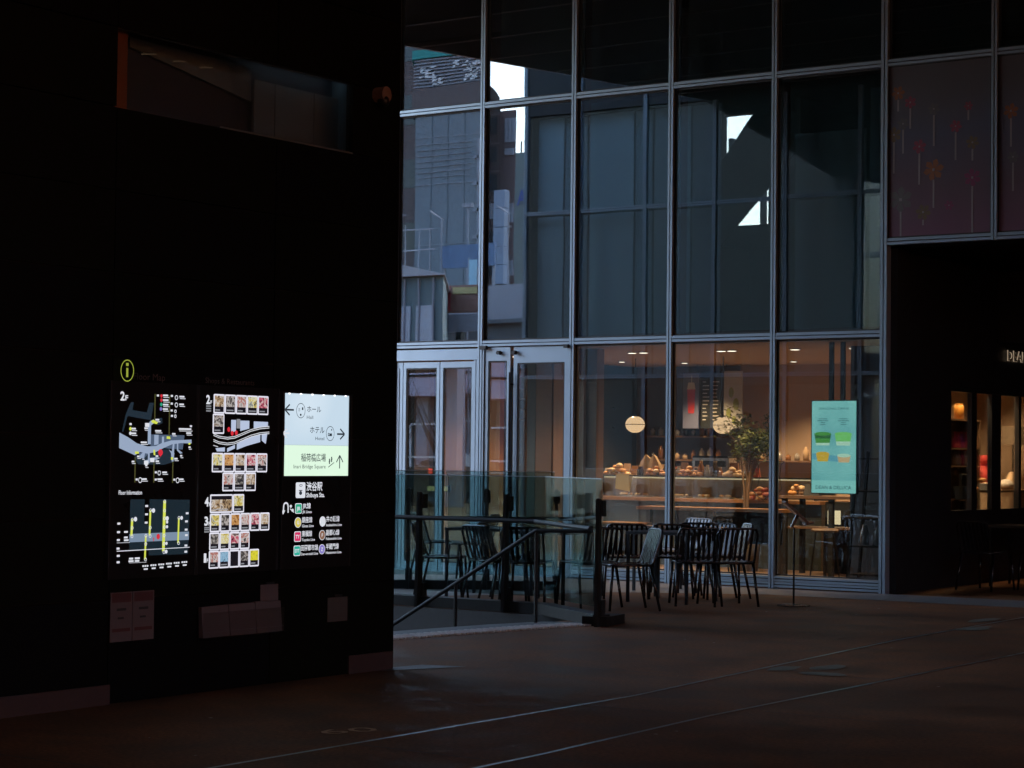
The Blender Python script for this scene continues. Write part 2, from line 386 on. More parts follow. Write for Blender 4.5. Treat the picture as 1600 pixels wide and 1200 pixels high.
# ================================================================== BLACK BUILDING on the left (x = 6.38 face, north end y = -10.04)
WX = 6.38
bld = thing('black_building', 'black panelled building with lit information boards and a slit window', 'building', (WX, -14, 0))
panel_w = 1.9
ys = [-24.6, -22.7, -20.8, -18.9, -17.0, -15.1, -12.80, -11.35, -10.04]
zs = [0.0, 0.62, 1.10, 1.60, 2.08, 2.57, 3.06, 3.56, 4.04, 4.55, 5.05, 5.55, 6.05, 6.55, 7.05, 7.74]
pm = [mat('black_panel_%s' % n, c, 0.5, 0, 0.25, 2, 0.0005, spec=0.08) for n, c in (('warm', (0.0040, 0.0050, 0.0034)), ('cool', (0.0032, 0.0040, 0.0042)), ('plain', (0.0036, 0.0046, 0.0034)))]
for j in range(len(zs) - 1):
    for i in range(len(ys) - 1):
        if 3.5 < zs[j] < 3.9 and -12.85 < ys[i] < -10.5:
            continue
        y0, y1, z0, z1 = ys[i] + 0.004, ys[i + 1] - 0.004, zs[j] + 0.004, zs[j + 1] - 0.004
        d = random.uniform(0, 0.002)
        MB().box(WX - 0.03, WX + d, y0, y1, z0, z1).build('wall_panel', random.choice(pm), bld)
MB().box(WX - 0.03, WX + 0.001, -10.56, -10.044, 3.564, 4.036).build('wall_panel', pm[0], bld)
# masonry behind the panels, with the slit window opening
mb = MB()
mb.box(WX - 0.35, WX - 0.035, -24.6, -10.045, 0, 3.44).box(WX - 0.35, WX - 0.035, -24.6, -10.045, 4.26, 7.74).box(WX - 0.06, WX - 0.035, -24.6, -10.045, 3.44, 3.56).box(WX - 0.06, WX - 0.035, -24.6, -10.045, 4.04, 4.26)
mb.box(WX - 0.35, WX - 0.035, -24.6, -12.80, 3.56, 4.04).box(WX - 0.06, WX - 0.035, -10.56, -10.045, 3.56, 4.04).box(WX - 0.36, WX - 0.06, -10.10, -10.05, 3.44, 4.26)
mb.build('wall', M_gasket, bld)
# slit window: interior panels seen through it
w_ = MB().box(WX - 0.025, WX - 0.013, -12.79, -10.57, 3.565, 4.035).build('window', glass('slit_glass', 0.03, (0.9, 0.93, 0.93), 0), bld)
MB().box(WX - 0.02, WX + 0.006, -11.9, -10.56, 3.556, 3.566).build('sill', M_steel, w_)
MB().box(WX - 0.33, WX - 0.12, -12.78, -12.60, 3.45, 4.2).build('end_post', mat('orange_panel', (0.30, 0.09, 0.03), 0.6), w_)
for a, b_ in ((-11.26, -11.056), (-11.046, -10.646), (-10.636, -10.12)):
    MB().box(WX - 0.30, WX - 0.28, a, b_, 3.45, 3.99).build('inner_panel', mat('grey_panel', (0.19, 0.225, 0.25), 0.6), w_)
MB().hexa([(WX - 0.32, -12.4, 4.02), (WX - 0.30, -12.4, 4.02), (WX - 0.30, -11.27, 3.84), (WX - 0.32, -11.27, 3.84), (WX - 0.32, -12.4, 4.08), (WX - 0.30, -12.4, 4.08), (WX - 0.30, -11.27, 4.07), (WX - 0.32, -11.27, 4.07)]).build('inner_panel', mat('grey_panel', (0.19, 0.225, 0.25), 0.6), w_)
MB().box(WX - 0.345, WX - 0.335, -12.79, -10.11, 3.46, 4.2).build('inner_panel', mat('dark_blue_panel', (0.06, 0.065, 0.085), 0.5), w_)
MB().box(WX - 0.33, WX - 0.06, -12.79, -10.11, 4.22, 4.24).build('inner_panel', mat('dark_blue_panel', (0.06, 0.065, 0.085), 0.5), w_)
MB().box(WX - 0.24, WX - 0.20, -11.2, -10.2, 4.12, 4.135).build('light_strip', emit('added_cool_strip', (0.75, 0.9, 1.0), 0.9), w_)  # hidden strip added to light the grey panels from above
MB().box(WX - 0.16, WX - 0.14, -12.75, -12.62, 4.12, 4.135).build('light_strip', emit('added_warm_strip', (1.0, 0.6, 0.35), 0.35), w_)  # hidden warm strip added to light the orange post
for y in (-12.33, -12.05, -11.8):
    MB().bar((WX - 0.27, y, 3.98), (WX - 0.27, y + 0.12, 4.0), 0.008, 0.008).build('light_strip', emit('faint_strip', (1.0, 0.6, 0.35), 0.05), w_)
# plinth blocks
for a, b_, z in ((-16.5, -12.79, 0.118), (-10.54, -10.05, 0.125)):
    MB().box(WX - 0.01, WX + 0.012, a, b_, 0.0, z).build('plinth', M_base, bld)
# north face towards the cafe: a glazed wall like the cafe's own
YN = -10.04
ms = [-6.2, -5.01, -3.63, -2.24, -0.86, 0.53, 1.91, 3.30, 4.68, 6.26]
for x in ms:
    zt = 10.6 if x < -2.5 else 7.74
    m_ = MB().box(x - 0.034, x - 0.004, YN - 0.08, YN + 0.003, 0, zt).box(x + 0.004, x + 0.034, YN - 0.08, YN + 0.003, 0, zt).build('mullion', M_alu, bld)
for z in (0.04, 2.92, 5.95):
    for i in range(len(ms) - 1):
        a, b_ = ms[i] + 0.034, ms[i + 1] - 0.034
        MB().box(a, b_, YN - 0.08, YN - 0.004, z - 0.034, z - 0.004).box(a, b_, YN - 0.08, YN - 0.004, z + 0.004, z + 0.034).build('transom', M_alu, bld)
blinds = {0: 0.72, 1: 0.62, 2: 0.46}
for z in (10.6,):
    for i in range(3):
        a, b_ = ms[i] + 0.034, ms[i + 1] - 0.034
        MB().box(a, b_, YN - 0.08, YN - 0.004, z - 0.03, z + 0.03).build('transom', M_alu, bld)
for i in range(3):
    a, b_ = ms[i] + 0.035, ms[i + 1] - 0.035
    MB().box(a, b_, YN - 0.05, YN - 0.02, 7.76, 10.56).build('dark_pane_panel', mat('dark_reflection_tone', (0.012, 0.016, 0.020), 0.6), bld)  # opaque dark panels stand in for glass reflecting the dark
MB().box(WX - 0.06, WX + 0.003, YN - .003, YN + 0.004, 0, 7.74).build('corner_trim', M_black, bld)
for r, (z0, z1) in enumerate(((0.08, 2.88), (2.96, 5.91), (5.99, 7.73))):
    for i in range(len(ms) - 1):
        a, b_ = ms[i] + 0.035, ms[i + 1] - 0.035
        MB().box(a, b_, YN - 0.05, YN - 0.038, z0, z1).build('pane', M_glass, bld)
        if r == 0:
            if i in (1, 2): MB().box(a + .25, a + .95, YN - 0.30, YN - 0.285, 1.0, z1).build('blind', mat('blind_low', (0.16, 0.21, 0.23), 0.9, 0, 0.04, 2), bld)
            continue
        if i == 3: continue                                       # clear bay: daylight seen past a slanting stair
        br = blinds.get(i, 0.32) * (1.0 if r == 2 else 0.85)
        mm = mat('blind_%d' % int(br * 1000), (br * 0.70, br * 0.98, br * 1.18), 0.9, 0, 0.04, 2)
        if i in (0, 1, 2):
            c = a + (b_ - a) * (0.72 if i == 1 else 0.55)
            MB().box(a, c, YN - 0.30, YN - 0.285, z0, z1).build('blind', mm, bld)
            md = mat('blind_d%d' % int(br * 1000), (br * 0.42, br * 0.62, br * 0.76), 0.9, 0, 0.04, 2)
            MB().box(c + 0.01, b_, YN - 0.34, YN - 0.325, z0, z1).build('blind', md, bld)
        elif i == 4 and r == 2:
            MB().box(a, b_, YN - 0.34, YN - 0.325, z0, 7.05).build('blind', mat('blind_window', (0.26, 0.35, 0.40), 0.9, 0, 0.04, 2), bld)
        else:
            MB().box(a, b_, YN - 0.34, YN - 0.325, z0, z1).build('blind', mm, bld)
# inside of that wing: floors, back wall with an opening to the sky, slanting stair
inn = MB()
inn.box(-6.2, WX - 0.36, -14.0, YN - 0.09, 2.90, 2.96)
inn.box(-6.2, -4.30, -14.3, -14.0, 0, 8.2).box(-3.24, -2.2, -14.3, -14.0, 0, 8.2).box(-2.2, WX - 0.36, -14.3, -14.0, 0, 7.74).box(-4.30, -3.24, -14.3, -14.0, 0, 6.02)
inn.box(-6.2, -6.1, -14.0, -10.125, 0, 8.7)
inn.box(-6.2, -2.2, -14.3, YN - 0.36, 10.6, 10.8).box(-6.2, -2.2, -14.3, -14.0, 8.2, 10.6).box(-2.3, -2.2, -14.0, YN - 0.36, 7.84, 10.6).box(-6.2, -2.3, -14.3, YN - .36, 8.72, 8.80).box(-0.85, -0.75, -14.0, YN - .36, 2.96, 7.7).box(-3.7, -3.63, -14.0, YN - .36, 2.96, 5.5)
inn.build('inner_wall', M_dark, bld)
struct('added_plaza_wall', MB().box(5.5, WX, -50, -24.61, 0, 7.74), M_black)  # added wall that keeps light from coming in behind the camera
MB().hexa([(-3.90, -12.05, 4.63), (-3.90, -12.0, 4.63), (-1.20, -12.0, 7.50), (-1.20, -12.05, 7.50), (-3.90, -12.05, 6.02), (-3.90, -12.0, 6.02), (-1.50, -12.0, 9.1), (-1.50, -12.05, 9.1)]).build('stair_flight', mat('grey_stair', (0.05, 0.06, 0.068), 0.7), bld)
for x, w_ in ((-4.08, .05), (-3.42, .025)):
    MB().box(x - w_, x + w_, -14.25, -14.05, 5.9, 7.74).build('window_bar', M_alu, bld)
# camera dome
dm = thing('camera_dome', 'small dome security camera high on the black wall near its corner', 'security camera', (WX, -10.30, 3.96))
MB().tube([(WX + 0.001, -10.30, 4.0), (WX + 0.09, -10.30, 4.0)], 0.055, 12).build('housing', mat('camera_housing', (0.22, 0.14, 0.11), 0.5), dm)
MB().ball((WX + 0.06, -10.30, 3.955), 0.045, 12).build('lens_dome', M_black2, dm, True)
# ================================================================== CAFE BUILDING (front glass in the plane y = 0)
fac = thing('cafe_building', 'glass fronted building with silver mullions and a lit cafe on its ground floor', 'building', (2.0, 0, 0))
PX = [-4.158, -2.772, -1.386, 0.0, 1.386, 2.772, 4.159, 5.545, 6.841, 8.14, 9.44, 10.74]
Z1, Z2, Z3, ZB = 2.92, 5.968, 8.9, 3.949
def strip_v(x, z0, z1, w=0.033):
    MB().box(x - w, x - 0.006, -0.028, 0.09, z0, z1).box(x + 0.006, x + w, -0.028, 0.09, z0, z1).box(x - 0.006, x + 0.006, 0.0, 0.085, z0, z1, 1).build('mullion', [M_alu, M_gasket], fac)
def strip_h(xa, xb, z, w=0.036):
    MB().box(xa, xb, -0.024, 0.09, z - w, z - 0.006).box(xa, xb, -0.024, 0.09, z + 0.006, z + w).box(xa, xb, 0.004, 0.085, z - 0.006, z + 0.006, 1).build('transom', [M_alu, M_gasket], fac)
for x in PX[:7]: strip_v(x, 0.0, 7.74)
strip_v(5.545, 0.0, 7.74, 0.040)
for x in PX[8:]: strip_v(x, ZB - 0.04, 7.74)
for i in range(len(PX) - 1):
    a, b_ = PX[i] + 0.034, PX[i + 1] - 0.034
    strip_h(a, b_, Z2)
    if i < 7:
        strip_h(a, b_, Z1)
        if i >= 4: strip_h(a, b_, 0.115, 0.03); strip_h(a, b_, 0.048, 0.03)
    else: strip_h(a, b_, ZB)
def pane(xa, xb, za, zb, y=0.03, tilt=0.0006, name='pane', parent=None, m=None):
    """a slightly out-of-true sheet of glass 12 mm thick, in a thin black gasket"""
    tx, tz = random.uniform(-tilt, tilt), random.uniform(-tilt, tilt)
    def P(x, z, d): return (x, y + d + (x - (xa + xb) / 2) * tx + (z - (za + zb) / 2) * tz, z)
    mb = MB(); mb.hexa([P(xa, za, 0), P(xb, za, 0), P(xb, za, .012), P(xa, za, .012), P(xa, zb, 0), P(xb, zb, 0), P(xb, zb, .012), P(xa, zb, .012)])
    g_ = 0.018
    for q in ((xa, xa + g_, za, zb), (xb - g_, xb, za, zb), (xa + g_, xb - g_, za, za + g_), (xa + g_, xb - g_, zb - g_, zb)):
        mb.box(q[0], q[1], y - 0.012, y - 0.004, q[2], q[3], 1)
    return mb.build(name, [m or M_glass, M_gasket], parent or fac)
for i in range(len(PX) - 1):
    a, b_ = PX[i] + 0.036, PX[i + 1] - 0.036
    pane(a, b_, Z2 + 0.04, 7.74)
    if i < 7: pane(a, b_, Z1 + 0.04, Z2 - 0.04)
    if 4 <= i < 7: pane(a, b_, 0.15, Z1 - 0.04)
    if i < 2: pane(a, b_, 0.08, Z1 - 0.04)
ub = mat('upper_haze', (0.022, 0.058, 0.066), 0.9, 0, 0.08, 2); ub2 = mat('top_haze', (0.007, 0.021, 0.025), 0.9, 0, 0.08, 2)  # added sheets whose teal tone puts a haze into the upper panes
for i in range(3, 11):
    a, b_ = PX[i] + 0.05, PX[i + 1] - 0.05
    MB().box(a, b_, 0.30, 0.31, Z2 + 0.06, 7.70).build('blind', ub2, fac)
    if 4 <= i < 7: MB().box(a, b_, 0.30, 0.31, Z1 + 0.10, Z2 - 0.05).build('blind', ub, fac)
# mural panels of flowers on thin stems over the passage
film = bpy.data.materials.new('flower_film'); film.use_nodes = True
nt = film.node_tree; N = nt.nodes; L = nt.links; b = N['Principled BSDF']
tc = N.new('ShaderNodeTexCoord'); sp = N.new('ShaderNodeSeparateXYZ'); L.new(tc.outputs['Object'], sp.inputs[0])
mr = N.new('ShaderNodeMapRange'); mr.inputs['From Min'].default_value = 3.95; mr.inputs['From Max'].default_value = 5.95; L.new(sp.outputs['Z'], mr.inputs['Value'])
nz = N.new('ShaderNodeTexNoise'); nz.inputs['Scale'].default_value = 1.6; nz.inputs['Detail'].default_value = 5; L.new(tc.outputs['Object'], nz.inputs['Vector'])
ma = N.new('ShaderNodeMath'); ma.operation = 'MULTIPLY_ADD'; ma.inputs[1].default_value = 0.35; L.new(nz.outputs['Fac'], ma.inputs[0]); L.new(mr.outputs[0], ma.inputs[2])
cr = N.new('ShaderNodeValToRGB'); el = cr.color_ramp.elements
el[0].position = 0.12; el[0].color = (0.13, 0.05, 0.09, 1); el[1].position = 1.15; el[1].color = (0.075, 0.072, 0.085, 1)
e2 = el.new(0.5); e2.color = (0.09, 0.062, 0.082, 1); e3 = el.new(0.78); e3.color = (0.07, 0.075, 0.115, 1)
L.new(ma.outputs[0], cr.inputs[0]); L.new(cr.outputs[0], b.inputs['Base Color']); b.inputs['Roughness'].default_value = 0.35
fl_m = [mat('flower_' + n, c, 0.5) for n, c in (('orange', (0.20, 0.07, 0.025)), ('pink', (0.20, 0.035, 0.065)), ('grey', (0.095, 0.09, 0.095)), ('olive', (0.12, 0.085, 0.045)), ('magenta', (0.17, 0.03, 0.085)))]
stem_m = mat('flower_stem', (0.20, 0.18, 0.19), 0.5)
def flower(parent, x, z, r, c, stem, n=6):
    mb = MB(); a0 = random.uniform(0, 1)
    for k in range(n):
        a = 2 * PI * k / n + a0; ca, sa = math.cos(a), math.sin(a); p = Vector((-sa, 0, ca))
        o = Vector((x, -0.002, z)); u = Vector((ca, 0, sa))
        mb.poly([o + u * r * .12 - p * r * .08, o + u * r * .65 - p * r * .30, o + u * r * 1.0 - p * r * .02, o + u * r * .75 + p * r * .30, o + u * r * .15 + p * r * .1])
    for q in list(mb.f): pass
    mb.box(x - r * .11, x + r * .11, -0.008, -0.004, z - r * .11, z + r * .11, 2)
    if stem: mb.box(x - 0.010, x + 0.010, -0.0035, -0.001, z - r - stem, z - r * 0.9, 2)
    mb.build('flower', [fl_m[c], M_white, stem_m], parent)
def mural(i, fls):
    a, b_ = PX[i] + 0.036, PX[i + 1] - 0.036
    p = MB().box(a, b_, 0.0, 0.05, ZB + 0.04, Z2 - 0.04).build('mural_panel', film, fac)
    MB().box(a, a + 0.015, -0.004, 0.0, ZB + 0.04, Z2 - 0.04).box(b_ - 0.015, b_, -0.004, 0.0, ZB + 0.04, Z2 - 0.04).box(a + .015, b_ - .015, -0.004, 0.0, Z2 - 0.055, Z2 - 0.04).box(a + .015, b_ - .015, -0.004, 0.0, ZB + 0.04, ZB + 0.055).build('frame', M_gasket, p)
    for u, v, r, c, st in fls: flower(p, a + u * (b_ - a), ZB + 0.04 + v * (Z2 - ZB - 0.08), r, c, st)
F7 = [(.10, .84, .085, 0, .12), (.22, .78, .075, 1, .22), (.15, .66, .075, 2, .26), (.06, .60, .095, 3, .34), (.45, .73, .075, 2, .34), (.66, .62, .075, 1, .30),
      (.31, .52, .085, 1, .34), (.82, .52, .080, 3, .12), (.45, .38, .125, 0, .30), (.82, .32, .105, 4, .50), (.13, .22, .15, 2, .26), (.35, .14, .095, 3, .05), (.78, .73, .055, 1, .10), (.60, .17, .06, 4, 0)]
mural(7, F7); mural(8, [(.12, .68, .09, 0, .3), (.14, .42, .07, 2, .3), (.35, .25, .12, 1, .3), (.45, .60, .08, 3, .3), (.7, .75, .08, 1, .3), (.75, .4, .12, 0, .3), (.3, .84, .08, 4, .2)])
mural(9, [(.2, .7, .09, 1, .3), (.5, .5, .11, 0, .3), (.8, .3, .12, 4, .3), (.3, .25, .1, 2, .2)]); mural(10, [(.2, .6, .09, 1, .3), (.6, .5, .11, 3, .3)])
# ---------------- door front (folding doors left of the cafe)
def door_leaf(xa, xb, z0, z1, y, st, top, bot=0.10, handle=None, name='door'):
    d = MB()
    d.box(xa, xa + st, y, y + 0.05, z0, z1).box(xb - st, xb, y, y + 0.05, z0, z1).box(xa + st, xb - st, y, y + 0.05, z1 - top, z1).box(xa + st, xb - st, y, y + 0.05, z0, z0 + bot)
    o = d.build(name, M_alu, fac)
    pane(xa + st, xb - st, z0 + bot, z1 - top, y + 0.02, 0.003, 'door_glass', o)
    return o
for i, x0 in ((2, PX[2]), (1, PX[1])):
    pass
# two-strip head of the folding doors
MB().box(-1.35, -0.036, -0.02, 0.05, 2.72, 2.86).build('door_head', M_alu, fac)
for xa, xb in ((-1.350, -1.245), (-1.235, -0.650), (-0.638, -0.095)):
    door_leaf(xa, xb, 0.02, 2.70, 0.0, 0.045, 0.075)
MB().box(-0.090, -0.062, -0.024, 0.09, 0.0, 2.715).box(-0.056, -0.036, -0.02, 0.09, 0.0, 2.715).build('door_jamb', M_alu, fac)
MB().box(0.036, 0.062, -0.02, 0.09, 0.0, 2.87).box(1.322, 1.350, -0.02, 0.09, 0.0, 2.87).build('door_jamb', M_alu, fac)
side = door_leaf(0.066, 0.455, 0.02, 2.87, 0.0, 0.05, 0.17)
swing = door_leaf(0.50, 1.32, 0.02, 2.87, 0.012, 0.055, 0.20)
# open leaf seen edge on, with its dark bar handle
od = MB(); od.box(0.458, 0.496, 0.06, 0.10, 0.02, 2.62).box(0.458, 0.496, 0.30, 0.33, 0.02, 2.62).box(0.462, 0.492, 0.10, 0.30, 0.02, 0.12).box(0.462, 0.492, 0.10, 0.30, 2.50, 2.62)
odo = od.build('door', mat('bronze_frame', (0.12, 0.065, 0.035), 0.4, 0.3), fac)
MB().tube([(0.48, -0.045, 0.95), (0.48, -0.045, 2.55)], 0.014, 8).tube([(0.48, -0.045, 1.1), (0.48, 0.06, 1.1)], 0.01, 6).tube([(0.48, -0.045, 2.4), (0.48, 0.06, 2.4)], 0.01, 6).build('handle', M_post, odo)
for k in range(4): MB().box(0.470, 0.484, 0.10, 0.30, 1.95 + 0.13 * k, 1.965 + 0.13 * k).build('rung', M_alu, odo)
for x, z, w in ((0.07, 2.868, 0.05), (1.325, 2.862, 0.03)):
    MB().box(x - w, x + w, -0.07, -0.025, z - 0.022, z + 0.022).build('sensor_box', M_gasket, fac)
for x in (0.30, 0.535):
    MB().tube([(x, -0.06, 2.80), (x, 0.0, 2.80)], 0.026, 12).build('door_sensor', M_gasket, fac)
MB().box(-1.35, 1.35, -0.05, 0.10, 0.0, 0.018).build('door_sill', M_alu, fac)
MB().box(-4.1, -1.42, -0.02, 0.06, 0.0, 0.075).build('door_sill', M_alu, fac)
# ---------------- carcass: floors, dark upper storey, end wall of the cafe with windows to the passage
mb = MB()
mb.box(-4.2, 5.50, 0.10, 9.0, 2.885, 2.99)                        # floor slab over the cafe
mb.box(-4.2, 12.1, 3.4, 3.5, 2.99, 7.74)                          # dark back of the upper storey
mb.box(-4.3, 12.2, 0.36, 9.1, 7.75, 7.95)
mb.box(5.50, 12.1, 0.06, 9.0, ZB - 0.04, ZB + 0.02)
mb.box(-4.3, -4.2, 0.1, 9.0, 0, 7.74); mb.box(12.1, 12.2, 0.1, 9, 0, 7.74); mb.box(-4.2, 12.1, 9.0, 9.1, 0, 7.74)
mb.build('upper_storey', M_dark, fac)
MB().box(-13.5, -4.35, 0.05, 9.0, 0, 11.5).build('side_wing', mat('teal_dark_cladding', (0.030, 0.040, 0.045), 0.6), fac)  # unseen wing, added to keep sky out of the double reflections
MB().box(5.50, 12.1, 0.08, 9.0, ZB - 0.07, ZB - 0.042).build('passage_ceiling', M_soffit, fac)
mb = MB()
X0, X1 = 5.50, 5.56
wins = [(1.90, 2.55), (2.70, 3.20), (3.50, 4.12), (4.20, 4.85)]
mb.box(X0, X1 + 0.10, 0.095, 0.42, 0, ZB - 0.07)
mb.box(X0, X1, 0.42, 1.90, 0, ZB - 0.07)
mb.box(X0, X1, 1.90, 9.0, 2.33, ZB - 0.07); mb.box(X0, X1, 1.90, 9.0, 0, 0.90); mb.box(X0, X1, 4.85, 9.0, 0.90, 2.33)
mb.box(X0, X1, 2.55, 2.70, 0.90, 2.33); mb.box(X0, X1, 3.20, 3.50, 0.90, 2.33); mb.box(X0, X1, 4.12, 4.20, 0.90, 2.33)
mb.build('passage_wall', mat('blue_black_panel', (0.012, 0.014, 0.018), 0.5, 0, 0.1, 2), fac)
for a, b_ in wins:
    MB().box(X0 + 0.02, X0 + 0.03, a, b_, 0.90, 2.33).build('window', M_glass, fac)
MB().box(X0, X1 + 0.02, 1.86, 4.9, 2.335, 2.36).build('window_head', M_post, fac)
struct('passage_back_wall', MB().box(5.56, 12.1, 8.8, 8.9, 0, ZB - 0.07), M_black)
struct('passage_back_wall', MB().box(12.0, 12.1, 0.2, 8.8, 0, ZB - 0.07), M_black)
# raised letters of the cafe sign on the passage wall
sg = thing('shop_sign', 'raised metal shop sign lettering high on the dark passage wall', 'sign', (5.56, 3.63, 2.75))
mb = MB(); write(mb, 'DEAN & DELUCA', (5.60, 3.635, 2.775), 2.05, 0.135, AX_X, 'L', 0.02)
mb.build('lettering', mat('pale_metal_letter', (0.75, 0.70, 0.62), 0.3, 0.6), sg)
mb = MB(); write(mb, 'DEAN & DELUCA', (5.585, 3.635, 2.775), 2.05, 0.135, AX_X, 'L', 0.035); mb.build('letter_sides', emit('letter_backlight', (1.0, 0.75, 0.5), 0.26), sg)
# ================================================================== CAFE AND LOBBY INTERIOR
struct('cafe_floor', MB().box(-4.2, 5.50, 0.10, 8.0, -0.01, 0.03), M_floor_in)
struct('cafe_ceiling', MB().box(-4.2, 5.50, 0.10, 8.0, 2.86, 2.88), M_ceil)
mb = MB(); mb.box(0.78, 5.5, 5.5, 5.6, 0.03, 2.86)
struct('cafe_back_wall', mb, M_plaster)
struct('cafe_back_wall', MB().box(-1.0, 0.775, 5.5, 5.6, 0.03, 2.86), mat('dark_brown_wall', (0.09, 0.06, 0.042), 0.7, 0, 0.15, 4))
# lobby left of the cafe, behind the doors
struct('lobby_wall', MB().box(-4.2, -1.02, 5.0, 5.1, 0.03, 2.86), mat('grey_lobby_wall', (0.22, 0.21, 0.20), 0.7))
lb = thing('wood_screen', 'orange wood panelling standing inside the lobby behind the glass doors', 'wall panel', (-2.4, 3, 0.03))
for x0, x1, m_ in ((-3.30, -3.02, M_wood_d), (-2.78, -2.42, M_wood), (-2.12, -1.76, mat('light_orange_wood', (0.50, 0.25, 0.12), 0.4, 0, 0.15, 3, stretch=(5, 5, .5)))):
    MB().box(x0, x1, 2.98, 3.08, 0.03, 2.86).build('wood_panel', m_, lb)
ld = thing('wood_partition', 'brown wooden partition inside the building right of the open door', 'wall panel', (-0.6, 2.8, 0.03))
for x0, x1, m_ in ((-1.40, -1.14, mat('teal_grey_panel', (0.05, 0.062, 0.062), 0.5)), (-1.13, -0.86, M_wood_d), (-0.83, -0.45, M_wood)):
    MB().box(x0, x1, 2.96, 3.04, 0.03, 2.86).build('wood_panel', m_, ld)
MB().box(-0.62, -0.50, 2.90, 2.955, 0.03, 1.55).build('notice_panel', mat('pale_notice', (0.42, 0.36, 0.24), 0.6), ld)
col = thing('square_column', 'plaster and wood column just inside the glass at the left end of the cafe', 'column', (1.22, 0.6, 0.03))
MB().box(1.06, 1.24, 0.50, 0.72, 0.03, 2.86).build('plaster_face', M_plaster, col)
MB().box(1.245, 1.40, 0.55, 0.72, 0.03, 2.86).build('wood_face', M_wood_d, col)
lbx = thing('light_box', 'yellow lit sign box low in the lobby behind the folding doors', 'light box', (-2.54, 2.6, 1.0))
MB().box(-2.74, -2.36, 2.56, 2.62, 0.97, 1.06).build('case', M_post, lbx)
MB().box(-2.73, -2.37, 2.552, 2.559, 0.98, 1.05).build('face', emit('yellow_face', (0.75, 0.52, 0.22), 0.75), lbx)
# --- pendants (lit paper globes with a dark band), real point lights inside
def pendant(x, y, z, label, r=0.135):
    t = thing('pendant_lamp', label, 'pendant lamp', (x, y, z), 'lit globe pendants in the cafe')
    MB().tube([(x, y, z + r * .82), (x, y, 2.86)], 0.006, 6).build('cord', M_gasket, t)
    prof = [(r * math.cos(a), r * 0.86 * math.sin(a)) for a in [math.radians(q) for q in range(-76, 77, 12)]]
    MB().lathe((x, y, z), prof, 20).build('lamp_shade', emit('globe_glow', (1.0, 0.62, 0.33), 1.0), t, True)
    MB().lathe((x, y, z), [(r * 1.006, -0.005), (r * 1.006, 0.005)], 20).build('band', M_wood_d, t)
    MB().lathe((x, y, z), [(r * .30, r * .80), (r * .30, r * .9)], 12).build('cap', M_gasket, t)
pendant(0.49, 3.0, 1.95, 'lit round paper pendant hanging alone behind the second glass bay')
pendant(1.86, 3.0, 1.94, 'lit round pendant half covered by the twigs of the indoor tree')
# --- recessed ceiling lights
def lamp(kind, x, y, z, power, col_, size=None, rot=None, spot=None):
    d = bpy.data.lights.new(kind, 'SPOT' if spot else 'POINT'); d.energy = power; d.color = col_; d.shadow_soft_size = size or 0.05
    if spot: d.spot_size = math.radians(spot); d.spot_blend = 0.6
    o = bpy.data.objects.new(kind, d); COL.objects.link(o); o.location = (x, y, z)
    return o
WARM = (1.0, 0.60, 0.30)
def down(x, y, label, p=4.0, r=0.055, group='round ceiling lights in the cafe'):
    t = thing('ceiling_light', label, 'ceiling light', (x, y, 2.86), group)
    MB().lathe((x, y, 2.845), [(r * 1.25, 0.0), (r * 1.25, 0.014)], 16).build('rim', M_ceil, t)
    MB().lathe((x, y, 2.842), [(r, 0.0), (r, 0.004)], 16).build('diffuser', emit('lamp_glow', (1.0, 0.85, 0.65), 3.0), t)
    l = lamp('downlight_lamp', x, y, 2.82, p * LAMP, WARM, 0.05, spot=120); l.parent = t; l.location = (0, 0, -0.04)
LAMP = 2.2
for x, y, l_ in ((1.34, 1.5, 'left of the pair of ceiling lights above the lone pendant'), (1.51, 1.5, 'right of the pair of ceiling lights above the lone pendant'), (2.65, 1.5, 'left of the pair of ceiling lights above the indoor tree'),
                (2.80, 1.5, 'right of the pair of ceiling lights above the indoor tree'), (3.68, 1.5, 'ceiling light left of the hung screen'), (4.47, 1.5, 'small ceiling light right of the hung screen poles')):
    down(x, y, l_, 6.0)
for x, y, l_ in ((-0.1, 3.6, 'small spot lamp deep in the cafe over the left end of the counter'), (0.55, 4.25, 'small spot lamp in front of the hanging posters'), (2.2, 4.4, 'small spot lamp washing the beige back wall'), (3.4, 4.5, 'small spot lamp over the right end of the counter'), (4.5, 3.4, 'small spot lamp over the shop shelves')):
    down(x, y, l_, 13.0, 0.04)
for x, y, l_ in ((-2.5, 1.7, 'ceiling light in the lobby over the wood panelling'), (-0.7, 1.7, 'ceiling light in the lobby over the brown partition')):
    down(x, y, l_, 5.0, 0.05, 'ceiling lights in the lobby')
for x, y, l_ in ((5.38, 2.95, 'added spot lamp over the shop shelf with pink bottles'), (5.38, 3.75, 'added spot lamp over the red gift bag'), (5.38, 4.6, 'added spot lamp over the shop table lamp')):
    down(x, y, l_, 8.0, 0.035)  # unseen lamps added to brighten the goods behind the passage windows
